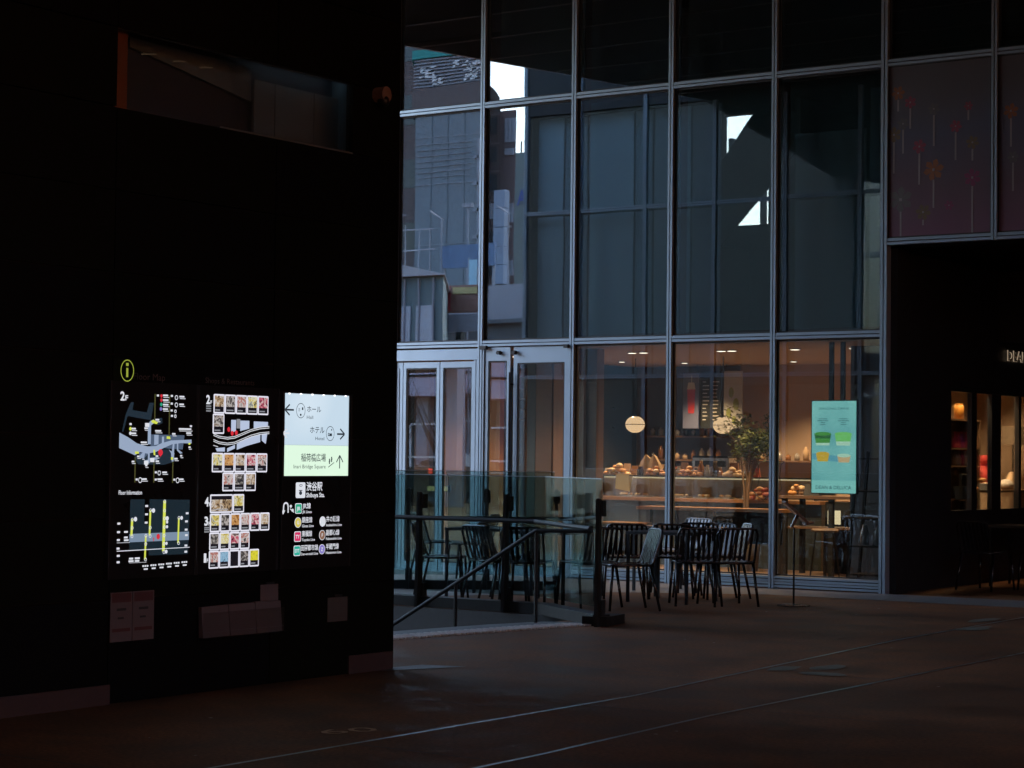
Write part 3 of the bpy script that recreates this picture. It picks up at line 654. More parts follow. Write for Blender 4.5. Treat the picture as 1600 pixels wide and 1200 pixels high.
# --- hanging posters and menu board in front of the dark wall
def hung(name, label, cat, x0, x1, z0, z1, y, m):
    t = thing(name, label, cat, ((x0 + x1) / 2, y, z0))
    p = MB().box(x0, x1, y, y + 0.02, z0, z1).build('sheet', m, t)
    MB().tube([(x0 + .03, y + .01, z1), (x0 + .03, y + .01, 2.86)], 0.004, 5).tube([(x1 - .03, y + .01, z1), (x1 - .03, y + .01, 2.86)], 0.004, 5).build('wire', M_gasket, t)
    return t
YB = 5.0
t = hung('hanging_poster', 'tall blue poster with a red drink hung in the cafe', 'poster', 0.10, 0.36, 1.93, 2.74, YB, mat('blue_poster', (0.14, 0.16, 0.27), 0.6, 0, 0.3, 3))
mb = MB()
mb.poly([(0.19, YB - .004, 2.15), (0.29, YB - .004, 2.15), (0.31, YB - .004, 2.52), (0.17, YB - .004, 2.52)]); mb.build('red_drink', mat('red_print', (0.5, 0.04, 0.04), 0.6), t)
mb = MB(); mb.poly([(0.17, YB - .006, 2.50), (0.31, YB - .006, 2.50), (0.29, YB - .006, 2.60), (0.19, YB - .006, 2.60)]); mb.box(0.245, 0.252, YB - .01, YB - .004, 2.55, 2.70); mb.build('foam', M_white, t)
t = hung('menu_board', 'dark menu board with small pale lines of lettering between two posters', 'menu board', 0.40, 0.74, 1.93, 2.76, YB, mat('menu_black', (0.016, 0.02, 0.02), 0.5))
mb = MB()
for c in (0.43, 0.60):
    for k in range(11): mb.box(c, c + random.uniform(0.05, 0.11), YB - .004, YB - .001, 2.05 + .055 * k, 2.062 + .055 * k)
mb.build('lettering', M_white, t)
t = hung('hanging_poster', 'tall white poster with green fruit hung beside the beige wall', 'poster', 0.78, 1.08, 1.93, 2.76, YB, mat('pale_poster', (0.40, 0.42, 0.42), 0.6, 0, 0.15, 4))
gm = mat('fruit_green', (0.22, 0.26, 0.07), 0.6)
for cx, cz, r in ((0.90, 2.45, .06), (0.98, 2.28, .07), (0.86, 2.15, .06), (0.95, 2.05, .05)):
    MB().poly([(cx + r * math.cos(q * .7) * .7, YB - .004, cz + r * 1.3 * math.sin(q * .7)) for q in range(9)]).build('fruit', gm, t)
# dark wall shelves with little boxes at the left
t = thing('wall_shelf', 'dark wall shelf with small pale boxes at the far left of the cafe', 'shelf', (-1.3, 4.9, 1.9))
MB().box(-1.65, -0.95, 4.8, 5.0, 1.93, 1.95).box(-1.65, -0.95, 4.8, 5.0, 2.22, 2.24).build('board', M_dark, t)
for x, z in ((-1.52, 2.24), (-1.44, 2.24), (-1.36, 2.24), (-1.50, 1.95), (-1.40, 1.95), (-1.30, 1.95)):
    o = MB().box(x - .03, x + .03, 4.82, 4.9, z + .002, z + random.uniform(.07, .10)).build('pale_box', mat('pale_card', (0.55, 0.42, 0.28), 0.6), loc=(x, 4.86, z))
    tag(o, 'small pale box standing on the dark wall shelf in the cafe', 'box', 'boxes on the dark wall shelf')
MB().box(-1.02, -0.99, 3.6, 5.5, 0.03, 2.86).build('side_wall', M_dark, None)
bpy.data.objects['side_wall']['kind'] = 'structure'
# --- counter with glass case and food
ct = thing('cafe_counter', 'long dark cafe counter with a wooden ledge and a glass food case', 'counter', (1.2, 3.3, 0.03))
MB().box(-0.6, 3.2, 3.25, 3.95, 0.03, 0.90).build('front', mat('counter_front', (0.035, 0.045, 0.045), 0.4), ct)
MB().box(-0.65, 3.25, 3.10, 3.98, 0.905, 0.945).build('ledge', M_wood, ct)
MB().box(-0.55, 3.1, 3.28, 3.29, 0.95, 1.235).box(-0.55, 3.1, 3.295, 3.85, 1.225, 1.235).build('case_glass', glass('case_glass', 0.05, (.95, .97, .96), 0), ct)
MB().box(-0.55, 3.1, 3.27, 3.30, 1.236, 1.25).box(-0.55, -0.53, 3.27, 3.85, 0.95, 1.235).box(3.08, 3.1, 3.27, 3.85, 0.95, 1.235).build('case_rail', M_post, ct)
MB().box(-0.5, 3.05, 3.80, 3.83, 1.205, 1.222).build('case_light', emit('case_glow', (1.0, 0.74, 0.42), 0.8), ct)
MB().box(-0.55, 3.1, 3.86, 3.90, 0.95, 1.235).build('case_back', mat('case_back', (0.20, 0.15, 0.10), 0.6), ct)
bread = [mat('bread_' + n, c, 0.6, 0, 0.3, 14, 0.002) for n, c in (('golden', (0.55, 0.28, 0.10)), ('brown', (0.36, 0.14, 0.05)), ('pale', (0.65, 0.48, 0.30)), ('red', (0.45, 0.10, 0.05)))]
def loaf(x, y, z, r, k, label=None, sq=0.6, group='pastries on the counter'):
    mb = MB(); mb.ball((x, y, z + r * sq), r, 8, sq, 0.12)
    o = mb.build('pastry', bread[k], loc=(x, y, z), smooth=True); o.rotation_euler.z = random.uniform(0, 6)
    return tag(o, label, 'pastry', group)
def pile(cx, cy, z, n, w, h, ks, label):
    for lay, cnt in enumerate((n - n // 3 - n // 7, n // 3, n // 7)):
        for i in range(cnt):
            u = ((i + .5) / cnt * 2 - 1) * (1 - .33 * lay)
            loaf(cx + u * w * 1.25, cy + random.uniform(-.07, .07), z + lay * h, random.uniform(.040, .056), random.choice(ks), label, random.uniform(.5, .7), 'piled ' + label[:24])
pile(-0.05, 3.42, 1.24, 15, .16, .05, (0, 2), 'pale bread roll in the heap at the left end of the counter top')
pile(2.36, 3.12, 0.945, 30, .17, .055, (0, 1, 0, 3), 'golden brown pastry in the tall heap right of the indoor tree')
pile(1.80, 3.42, 1.24, 14, .12, .04, (2, 2, 0), 'cream pastry in the heap left of the indoor tree')
pile(3.28, 2.4, 1.04, 7, .09, .05, (0, 2), 'bread roll on the table below the hung screen')
TRN = {0.05: 'first', 0.32: 'second', 0.95: 'third', 1.3: 'fourth', 1.62: 'fifth', 2.0: 'sixth'}
for x in TRN:
    o = MB().box(x - .11, x + .11, 3.4, 3.62, 0.947, 0.962).build('tray', mat('tray_pale', (0.5, 0.46, 0.4), 0.4), loc=(x, 3.5, .95)); tag(o, '%s pale tray of cakes from the left inside the glass case' % TRN[x], 'tray', 'trays in the glass case')
    for q in range(4): loaf(x - .08 + .053 * q, 3.5 + random.uniform(-.05, .05), .963, .032, random.choice((0, 2, 2)), 'small cake on the %s tray from the left inside the glass case' % TRN[x], .6, 'cakes inside the glass case')
# paper wrapped bouquet display with jars
t = thing('paper_bag_display', 'crumpled kraft paper bag arrangement with lit jars on the counter top', 'display', (0.42, 3.5, 1.24))
mb = MB(); base = [(-.18, 0), (-.12, .2), (-.04, .30), (0.03, .24), (.09, .30), (.16, .18), (.22, 0)]
for (xa, za), (xb, zb) in zip(base, base[1:]):
    mb.hexa([(.42 + xa, 3.44, 1.242), (.42 + xb, 3.44, 1.242), (.42 + xb, 3.6, 1.242), (.42 + xa, 3.6, 1.242), (.42 + xa, 3.5 - .02, 1.243 + za), (.42 + xb, 3.48, 1.243 + zb), (.42 + xb, 3.56, 1.243 + zb * .9), (.42 + xa, 3.56, 1.243 + za * .9)])
mb.build('paper', mat('kraft_paper', (0.50, 0.36, 0.22), 0.7, 0, 0.3, 12, 0.004), t)
jm = mat('dark_jar', (0.05, 0.035, 0.03), 0.15)
for x in (0.34, 0.60): MB().lathe((x, 3.40, 1.242), [(.045, 0), (.048, .08), (.03, .11), (.032, .13)], 10).build('jar', jm, t, True)
for k, (x, r, h) in enumerate(((0.72, .05, .15), (0.83, .06, .18), (0.93, .05, .13), (1.20, .04, .12), (1.28, .045, .22), (1.38, .04, .15), (1.50, .05, .20), (1.58, .04, .12), (1.98, .035, .14))):
    t = thing('bottle' if h > .16 else 'jar', ('dark', 'amber', 'grey')[k % 3] + ' ' + ('bottle' if h > .16 else 'jar') + ', ' + ('first', 'second', 'third', 'fourth', 'fifth', 'sixth', 'seventh', 'eighth', 'last')[k] + ' of the row right of the paper bag on the counter', 'jar', (x, 3.45, 1.24), 'dark jars and bottles on the counter top')
    MB().lathe((x, 3.45, 1.24), [(r, 0), (r, h * .6), (r * .5, h * .8), (r * .5, h)], 10).build('body', [jm, mat('amber_jar', (0.25, 0.11, 0.04), 0.15), mat('grey_jar', (0.3, 0.28, 0.26), 0.2)][k % 3], t, True)
    MB().lathe((x, 3.45, 1.241 + h), [(r * .55, 0), (r * .55, .015)], 10).build('lid', mat('brass_lid', (0.5, 0.4, 0.25), 0.3, 0.7), t)
# indoor tree
tr = thing('indoor_tree', 'small bushy indoor tree in a planter in front of the beige wall', 'tree', (2.45, 2.6, 0.03))
mb = MB(); mb.tube([(2.45, 2.6, 0.5), (2.44, 2.6, 1.05), (2.43, 2.62, 1.40)], 0.026, 8, r1=0.016).tube([(2.47, 2.58, 0.5), (2.47, 2.58, 1.05), (2.52, 2.58, 1.42)], 0.022, 8, r1=0.014).tube([(2.43, 2.57, 0.5), (2.42, 2.57, 1.1), (2.36, 2.58, 1.5)], 0.018, 8, r1=0.010)
tips = []; few = []
for k in range(24):
    a = random.uniform(0, 2 * PI); p0 = Vector((2.46, 2.61, 1.12 + .02 * k)); rr_ = random.uniform(.10, .31); p2 = Vector((2.53 + rr_ * math.cos(a), 2.6 + rr_ * math.sin(a), 1.72 + random.uniform(-.13, .33)))
    p1 = (p0 + p2) / 2 + Vector((random.uniform(-.04, .04), 0, .06)); mb.tube([p0, p1, p2], 0.012, 5, r1=0.004); tips += [p2, (p1 + p2) / 2]
for q in ((2.12, 2.6, 2.08), (2.05, 2.62, 1.92), (2.16, 2.55, 1.86), (2.80, 2.6, 1.45), (2.74, 2.6, 1.62)):
    mb.tube([Vector((2.46, 2.6, 1.45)), (Vector((2.46, 2.6, 1.55)) + Vector(q)) / 2, Vector(q)], .008, 5, r1=.003); few += [Vector(q)]
mb.build('trunk', mat('bark', (0.16, 0.10, 0.06), 0.8, 0, 0.3, 20), tr)
mb = MB()
for p in tips + few:
    for k in range(56 if p in tips else 16):
        d = Vector((random.gauss(0, .068), random.gauss(0, .07), random.gauss(0, .06))); c = p + d; s_ = random.uniform(.014, .026)
        u = Vector((random.uniform(-1, 1), random.uniform(-1, 1), random.uniform(-.7, .3))).normalized(); w_ = u.cross(Vector((random.uniform(-1, 1), random.uniform(-1, 1), 1))).normalized()
        mb.poly([c - u * s_ * 1.5, c - w_ * s_ * .6, c + u * s_ * 1.5, c + w_ * s_ * .6], random.choice((0, 0, 1)))
tag(mb.build('crown', [mat('leaf_green', (0.095, 0.125, 0.035), 0.5, 0, 0.3, 10), mat('leaf_dark', (0.045, 0.066, 0.020), 0.5, 0, 0.3, 10)], tr), kind='stuff')
MB().lathe((2.45, 2.6, 0.03), [(.14, 0), (.19, .55), (.17, .55), (.16, .5)], 14).build('planter', mat('planter_grey', (0.10, 0.09, 0.08), 0.6), tr, True)
# wire basket stand round the trunk
t = thing('wire_stand', 'curved dark wire basket stand beside the indoor tree', 'basket stand', (2.46, 3.05, 0.95))
for s_ in (-1, 1):
    for y in (3.02, 3.2):
        MB().tube([(2.46 + s_ * .22, y, 1.46), (2.46 + s_ * .17, y, 1.42), (2.46 + s_ * .15, y, 1.25), (2.46 + s_ * .18, y, 1.10), (2.46 + s_ * .08, y, 1.0), (2.46, y, .95)], .006, 6).build('wire', M_gasket, t)
MB().tube([(2.24, 3.02, 1.46), (2.68, 3.02, 1.46)], .006, 6).tube([(2.24, 3.2, 1.46), (2.68, 3.2, 1.46)], .006, 6).build('rim', M_gasket, t)
# window bar with a warm wooden top, stools
t = thing('window_bar', 'long dark bar table with an orange lit wooden top behind the middle bays', 'bar table', (3.0, 1.0, 0.03))
MB().box(1.75, 3.75, 0.95, 1.35, 0.845, 0.885).build('tabletop', M_wood, t)
for x in (1.85, 2.75, 3.65): MB().box(x - .03, x + .03, 1.08, 1.22, 0.03, 0.843).build('leg', M_gasket, t)
MB().box(1.8, 3.7, 1.15, 1.17, 0.45, 0.84).build('modesty_panel', M_dark, t)
t = thing('low_table', 'low wooden cafe table at the left end of the window', 'table', (1.7, 1.2, 0.03))
MB().box(1.38, 1.95, 0.55, 1.0, 0.66, 0.685).build('tabletop', M_wood, t); MB().tube([(1.66, .78, 0.03), (1.66, .78, 0.66)], .03, 8).build('leg', M_gasket, t); MB().lathe((1.66, .78, .03), [(.2, 0), (.2, .02)], 14).build('foot', M_gasket, t)
t = thing('shop_table', 'dark wooden table with a lit cabinet below the hung screen', 'table', (3.75, 2.3, 0.03))
MB().box(3.1, 4.3, 2.15, 2.75, 1.0, 1.035).build('tabletop', M_wood_d, t)
for x, y in ((3.2, 2.2), (3.2, 2.7), (3.85, 2.2), (4.22, 2.2), (4.22, 2.7)): MB().box(x - .03, x + .03, y - .03, y + .03, 0.03, 0.998).build('leg', M_dark, t)
MB().box(3.1, 4.3, 2.2, 2.7, 0.62, 0.64).build('shelf', M_wood_d, t)
t = thing('lit_cabinet', 'small white glowing chiller cabinet under the shop table', 'cabinet', (3.65, 2.9, 0.03))
MB().box(3.40, 3.84, 2.95, 3.2, 0.03, 0.95).build('body', M_dark, t); MB().box(3.44, 3.62, 2.94, 2.948, 0.66, 0.84).build('window', emit('cabinet_glow', (1.0, 0.78, 0.45), 0.9), t)
t = thing('price_stand', 'dark folded price stand on the table below the screen', 'sign', (3.48, 2.4, 1.035)); MB().hexa([(3.38, 2.35, 1.037), (3.6, 2.35, 1.037), (3.6, 2.45, 1.037), (3.38, 2.45, 1.037), (3.38, 2.42, 1.18), (3.6, 2.42, 1.18), (3.6, 2.44, 1.18), (3.38, 2.44, 1.18)]).build('card', M_post, t)
def stool(x, y, label):
    t = thing('bar_stool', label, 'stool', (x, y, .03), 'dark stools in the cafe')
    MB().lathe((x, y, .62), [(.16, 0), (.17, .02), (.15, .04)], 14).build('seat', M_wood_d, t)
    for a in range(4):
        q = a * PI / 2 + .4; MB().tube([(x + .11 * math.cos(q), y + .11 * math.sin(q), .62), (x + .18 * math.cos(q), y + .18 * math.sin(q), .03)], .011, 6).build('leg', M_gasket, t)
stool(3.05, .65, 'dark round stool just inside the glass left of the screen'); stool(2.25, .62, 'dark round stool at the window bar below the indoor tree'); stool(4.15, 1.4, 'dark round stool inside below the screen')
# slatted rack inside the last bay
t = thing('rack', 'tall dark slatted rack inside the last glass bay beside the corner', 'rack', (5.05, .8, .03))
for y in (.7, 1.0): MB().bar((4.78, y, .03), (4.90, y, 1.6), .03, .03).bar((5.40, y, .03), (5.40, y, 1.6), .03, .03).build('upright', M_post, t)
for z in (.15, .48, .80, 1.12, 1.5): MB().box(4.80 + z * .07, 5.40, .69, 1.01, z, z + .02).build('shelf', M_post, t)
for x in (4.93, 5.1, 5.25):
    o = MB().lathe((x, .85, .50), [(.05, 0), (.055, .15), (.03, .2), (.03, .24)], 10).build('bottle', mat('grey_jar', (0.3, 0.28, 0.26), 0.2), loc=(x, .85, .5), smooth=True); tag(o, 'grey bottle on the slatted rack beside the corner', 'bottle', 'bottles on the slatted rack')
struct('dark_partition', MB().box(4.55, 5.48, 1.25, 1.30, 0.03, 2.86), mat('grey_partition', (0.075, 0.085, 0.09), 0.6))
# --- hung screen
st = thing('hung_screen', 'upright lit turquoise advertising screen hung on two poles behind the glass', 'screen', (4.77, .35, 1.1))
MB().box(4.474, 5.056, .355, .40, 1.10, 2.185).build('case', M_gasket, st)
def scr_mat():
    m = bpy.data.materials.new('screen_turquoise'); m.use_nodes = True; nt = m.node_tree; N = nt.nodes; L = nt.links; b = N['Principled BSDF']
    b.inputs['Base Color'].default_value = (.02, .02, .02, 1); b.inputs['Roughness'].default_value = .2
    tc = N.new('ShaderNodeTexCoord'); nz = N.new('ShaderNodeTexNoise'); nz.inputs['Scale'].default_value = 2.2; nz.inputs['Detail'].default_value = 1; L.new(tc.outputs['Object'], nz.inputs[0])
    cr = N.new('ShaderNodeValToRGB'); cr.color_ramp.elements[0].position = .3; cr.color_ramp.elements[0].color = (.115, .36, .365, 1); cr.color_ramp.elements[1].position = .7; cr.color_ramp.elements[1].color = (.21, .52, .48, 1)
    L.new(nz.outputs['Fac'], cr.inputs[0]); L.new(cr.outputs[0], b.inputs['Emission Color']); b.inputs['Emission Strength'].default_value = 1.05 * K
    return m
def xz(mb, x0, x1, z0, z1, y, mi=0): mb.quad((x0, y, z0), (x1, y, z0), (x1, y, z1), (x0, y, z1), mi)
mb = MB(); xz(mb, 4.484, 5.046, 1.255, 2.175, .353); mb.build('picture', scr_mat(), st)
mb = MB(); xz(mb, 4.484, 5.046, 1.11, 1.255, .353); mb.build('footer', emit('screen_pale', (.24, .60, .55), 0.9), st)
ink = emit('screen_ink', (.03, .13, .14), .9)
mb = MB(); write(mb, 'DEAN & DELUCA', (4.765, .350, 1.155), .45, .042, AX_Y, 'C', .01)
write(mb, 'SEASONAL DRINK', (4.765, .350, 2.075), .39, .026, AX_Y, 'C', 0)
for cx in (4.625, 4.885):
    for k, w_ in enumerate((.11, .14, .06, .07)): xz(mb, cx - w_ / 2, cx + w_ / 2, 1.965 - .022 * k, 1.972 - .022 * k, .350)
mb.build('lettering', ink, st)
def cup(cx, z, w, h, cols, top):
    for k, (c, f0, f1) in enumerate(cols):
        a = w * (.78 + .22 * f0) / 2; b_ = w * (.78 + .22 * f1) / 2
        MB().quad((cx - a, .3505, z + h * f0), (cx + a, .3505, z + h * f0), (cx + b_, .3505, z + h * f1), (cx - b_, .3505, z + h * f1)).build('drink', c, st)
    MB().poly([(cx + w / 2 * math.cos(q * PI / 8), .349, z + h + .022 * math.sin(q * PI / 8)) for q in range(16)]).build('drink_surface', top, st)
gA, gB, gC = emit('scr_green', (.06, .27, .05), 1), emit('scr_lightgreen', (.16, .52, .14), 1), emit('scr_darkgreen', (.02, .12, .03), 1)
oA, oB, mk = emit('scr_orange', (.62, .40, .04), .9), emit('scr_peach', (.60, .42, .22), .9), emit('scr_milk', (.42, .66, .50), .95)
cup(4.625, 1.66, .215, .135, ((mk, 0, .22), (gA, .22, .6), (gC, .6, 1)), gA); cup(4.885, 1.66, .215, .135, ((mk, 0, .35), (gB, .35, 1)), gB)
cup(4.625, 1.475, .17, .09, ((oA, 0, 1),), oA); cup(4.895, 1.465, .17, .08, ((oB, 0, 1),), mk)
MB().poly([(4.49, .3515, 1.50), (4.60, .3515, 1.49), (4.60, .3515, 1.56), (4.49, .3515, 1.57)]).poly([(4.68, .3515, 1.48), (4.85, .3515, 1.47), (4.82, .3515, 1.54), (4.70, .3515, 1.55)]).build('print_shade', emit('scr_blue', (.10, .33, .40), 1), st)
for x in (4.70, 4.845): MB().box(x - .025, x + .025, .40, .44, 1.6, 2.86).build('pole', M_post, st)
# --- shop things seen through the passage windows
sh = thing('shop_shelf', 'brown shelf unit with pink bottles behind the first passage window', 'shelf', (5.1, 2.4, .03))
MB().box(4.95, 4.97, 1.7, 2.62, .03, 2.02).box(4.97, 5.25, 2.60, 2.62, .03, 2.02).build('side', M_wood_d, sh)
for z in (1.02, 1.44, 1.66, 2.02): MB().box(4.97, 5.25, 1.7, 2.60, z - .02, z).build('board', M_wood_d, sh)
for y, z, c in ((2.02, 1.66, 0), (2.12, 1.66, 0), (2.24, 1.66, 1), (2.36, 1.66, 0), (2.03, 1.44, 2), (2.13, 1.44, 2), (2.24, 1.44, 0), (2.35, 1.44, 2)):
    t = thing('bottle', ('pink', 'purple', 'white')[c] + ' bottle with a red cap on the ' + ('upper' if z > 1.5 else 'lower') + ' shelf of the brown shop shelf', 'bottle', (5.15, y, z), 'pink bottles on the shop shelf')
    MB().lathe((5.15, y, z), [(.035, 0), (.035, .10), (.015, .14), (.015, .18)], 10).build('body', [mat('pink_glass', (.65, .06, .22), .3), mat('purple_glass', (.35, .05, .4), .3), mat('white_label', (.7, .6, .55), .5)][c], t, True)
    MB().lathe((5.15, y, z + .18), [(.017, 0), (.017, .025)], 8).build('cap', mat('red_cap', (.5, .04, .06), .4), t)
t = thing('orange_jar', 'orange jar on top of the shelf behind the passage window', 'jar', (5.12, 2.15, 2.02)); MB().lathe((5.12, 2.15, 2.02), [(.06, 0), (.06, .16), (.045, .18)], 12).build('body', mat('orange_ceramic', (.55, .24, .04), .4), t, True); MB().lathe((5.12, 2.15, 2.20), [(.05, 0), (.05, .02)], 12).build('lid', mat('orange_ceramic', (.55, .24, .04), .4), t)
dsp = thing('display_table', 'dark display table behind the passage windows', 'table', (5.2, 3.3, .03))
MB().box(4.95, 5.45, 2.65, 4.75, 1.10, 1.13).build('tabletop', M_wood_d, dsp)
for y in (2.75, 4.6): MB().box(5.0, 5.06, y, y + .06, .03, 1.1).box(5.36, 5.42, y, y + .06, .03, 1.1).build('leg', M_dark, dsp)
t = thing('red_gift_bag', 'red tied gift bag on the display table behind the passage window', 'gift bag', (5.2, 2.98, 1.13))
MB().lathe((5.2, 2.98, 1.132), [(.13, 0), (.16, .10), (.14, .22), (.06, .30), (.05, .33), (.11, .44)], 12).build('bag', mat('red_cloth', (.50, .025, .02), .6, 0, .3, 12, .004), t, True); MB().lathe((5.2, 2.98, 1.435), [(.06, 0), (.06, .02)], 10).build('ribbon', mat('red_cap', (.5, .04, .06), .4), t)
t = thing('white_carton', 'white carton in front of the red gift bag', 'box', (5.38, 3.02, 1.13)); MB().box(5.32, 5.42, 2.93, 3.12, 1.132, 1.20).build('box', M_white, t); MB().box(5.318, 5.422, 2.928, 3.122, 1.201, 1.212).build('lid', M_white, t)
pile(5.28, 2.80, 1.13, 7, .08, .05, (0, 2), 'wrapped cake on the display table near the red gift bag')
t = thing('table_lamp', 'table lamp with a square grey shade behind the passage window', 'lamp', (5.15, 4.0, 1.13))
MB().lathe((5.15, 4.0, 1.132), [(.08, 0), (.08, .015)], 12).build('base', M_dark, t); MB().tube([(5.15, 4.0, 1.14), (5.15, 4.0, 1.75)], .01, 6).build('stem', M_dark, t)
MB().hexa([(5.03, 3.84, 1.72), (5.27, 3.84, 1.72), (5.27, 4.16, 1.72), (5.03, 4.16, 1.72), (5.05, 3.86, 1.96), (5.25, 3.86, 1.96), (5.25, 4.14, 1.96), (5.05, 4.14, 1.96)]).build('lamp_shade', mat('woven_shade', (.22, .17, .12), .8, 0, .4, 30), t)
t = thing('kraft_bag', 'standing brown paper bag at the right end of the display table', 'paper bag', (5.3, 3.85, 1.13)); MB().hexa([(5.24, 3.72, 1.132), (5.38, 3.72, 1.132), (5.38, 4.05, 1.132), (5.24, 4.05, 1.132), (5.29, 3.88, 1.36), (5.33, 3.88, 1.36), (5.33, 4.03, 1.36), (5.29, 4.03, 1.36)]).build('bag', mat('kraft_paper', (0.50, 0.36, 0.22), 0.7, 0, 0.3, 12, 0.004), t)
t = thing('cloth_bundle', 'pale cloth bundle on the display table beside the paper bag', 'cloth', (5.3, 3.58, 1.13)); MB().ball((5.3, 3.6, 1.20), .10, 10, .7, .1).build('cloth', mat('pale_cloth', (.5, .48, .44), .8, 0, .1, 10), t, True)
t = thing('handled_basket', 'dark handled basket behind the first passage window', 'basket', (5.3, 2.3, 1.02)); MB().lathe((5.33, 2.25, 1.022), [(.10, 0), (.13, .16), (.115, .16), (.09, .02)], 14).build('body', M_dark, t); MB().tube([(5.33, 2.25 - .12, 1.17), (5.33, 2.17, 1.33), (5.33, 2.33, 1.33), (5.33, 2.37, 1.17)], .01, 6).build('handle', M_dark, t)
struct('shop_back_wall', MB().box(4.40, 4.44, 2.8, 5.5, .03, 2.86), M_plaster)

# espresso machine, cloths and back shelves
t = thing('coffee_machine', 'low metal coffee machine at the back of the counter behind the tree', 'coffee machine', (1.35, 3.8, 1.24))
MB().box(1.05, 1.62, 3.62, 3.84, 1.25, 1.50).build('body', mat('machine_steel', (.30, .28, .26), .3, .7), t); MB().box(1.10, 1.57, 3.60, 3.618, 1.38, 1.46).build('front_panel', M_gasket, t); MB().box(1.06, 1.61, 3.60, 3.84, 1.502, 1.53).build('cup_rail', M_post, t)
for x in (1.2, 1.33, 1.46): MB().tube([(x, 3.60, 1.34), (x, 3.50, 1.33)], .015, 6).build('handle', M_gasket, t)
t = thing('cloth', 'pale yellow cloth hanging over the front of the glass case', 'cloth', (0.15, 3.25, 1.25)); MB().hexa([(0.02, 3.255, 1.06), (.26, 3.25, 1.02), (.26, 3.262, 1.02), (.02, 3.266, 1.06), (.04, 3.25, 1.262), (.24, 3.25, 1.262), (.24, 3.38, 1.256), (.04, 3.38, 1.256)]).build('cloth', mat('yellow_cloth', (.52, .44, .22), .8, 0, .15, 10), t)
for k, (x, z) in enumerate(((-0.70, 1.45), (-0.70, 1.80), (1.0, 1.45))):
    t = thing('wall_shelf', ('low', 'upper', 'right')[k] + ' narrow shelf of jars on the cafe back wall behind the counter', 'shelf', (x, 5.3, z))
    MB().box(x, x + 1.3, 5.25, 5.49, z, z + .025).build('board', M_wood_d, t)
    for q in range(9):
        h = random.uniform(.08, .2); xx = x + .08 + q * .14
        o = MB().lathe((xx, 5.36, z + .027), [(.04, 0), (.042, h * .7), (.02, h * .85), (.02, h)], 8).build('jar', random.choice([jm, MATS['amber_jar'], MATS['grey_jar'], MATS['kraft_paper']]), loc=(xx, 5.36, z), smooth=True)
        tag(o, ('first', 'second', 'third', 'fourth', 'fifth', 'sixth', 'seventh', 'eighth', 'last')[q] + ' small jar from the left on the ' + ('low', 'upper', 'right')[k] + ' shelf behind the counter', 'jar', 'jars on the ' + ('low', 'upper', 'right')[k] + ' back shelf')

for o in list(bpy.data.objects):                                  # settle the shop things along the passage windows
    if o.parent is None and 'category' in o:
        l_ = o['label']; y = o.location.y
        for key, dy in (('brown shelf unit with pink', .98), ('of the brown shop shelf', 1.0), ('orange jar on top of', 1.06), ('red tied gift bag', .87), ('white carton in front', .46), ('wrapped cake on the display', .80), ('dark display table behind', .80), ('table lamp with a square', .98), ('standing brown paper bag', .62), ('pale cloth bundle on', .76), ('dark handled basket', .62)):
            if key in l_: o.location.y = y + dy

bagm = [mat('goods_' + n, c, .6, 0, .25, 9) for n, c in (('white', (.55, .52, .46)), ('kraft', (.42, .28, .16)), ('brown', (.22, .11, .05)), ('dark', (.05, .04, .035)), ('red', (.40, .07, .04)))]
for k in range(16):
    x = -.35 + .155 * k + random.uniform(-.03, .03); h = random.uniform(.10, .24); w_ = random.uniform(.045, .075); y = 3.68 + random.uniform(-.03, .03); c = (0, 1, 1, 2, 0, 3, 1, 4, 2, 0, 1, 3, 0, 2, 1, 4)[k]
    t = thing('wrapped_goods', ('first', 'second', 'third', 'fourth', 'fifth', 'sixth', 'seventh', 'eighth', 'ninth', 'tenth', 'eleventh', 'twelfth', 'thirteenth', 'fourteenth', 'fifteenth', 'last')[k] + ' bag from the left in the counter back row, ' + ('white', 'kraft', 'brown', 'dark', 'red')[c], 'goods', (x, y, 1.24), 'bags of goods in the back row on the counter')
    MB().hexa([(x - w_, y - .04, 1.242), (x + w_, y - .04, 1.242), (x + w_, y + .04, 1.242), (x - w_, y + .04, 1.242), (x - w_ * .9, y - .012, 1.24 + h), (x + w_ * .95, y - .012, 1.24 + h * .97), (x + w_ * .95, y + .012, 1.24 + h * .97), (x - w_ * .9, y + .012, 1.24 + h)]).build('bag', bagm[c], t)
    MB().box(x - w_ * .5, x + w_ * .5, y - .045, y - .041, 1.25 + h * .15, 1.25 + h * .45).build('sticker', bagm[(c + 1) % 2], t)
pile(0.62, 3.36, 1.24, 12, .13, .045, (0, 1, 2), 'small roll in front of the paper bag on the counter')
pile(1.15, 3.36, 1.24, 10, .12, .045, (1, 0), 'brown roll in front of the coffee machine')
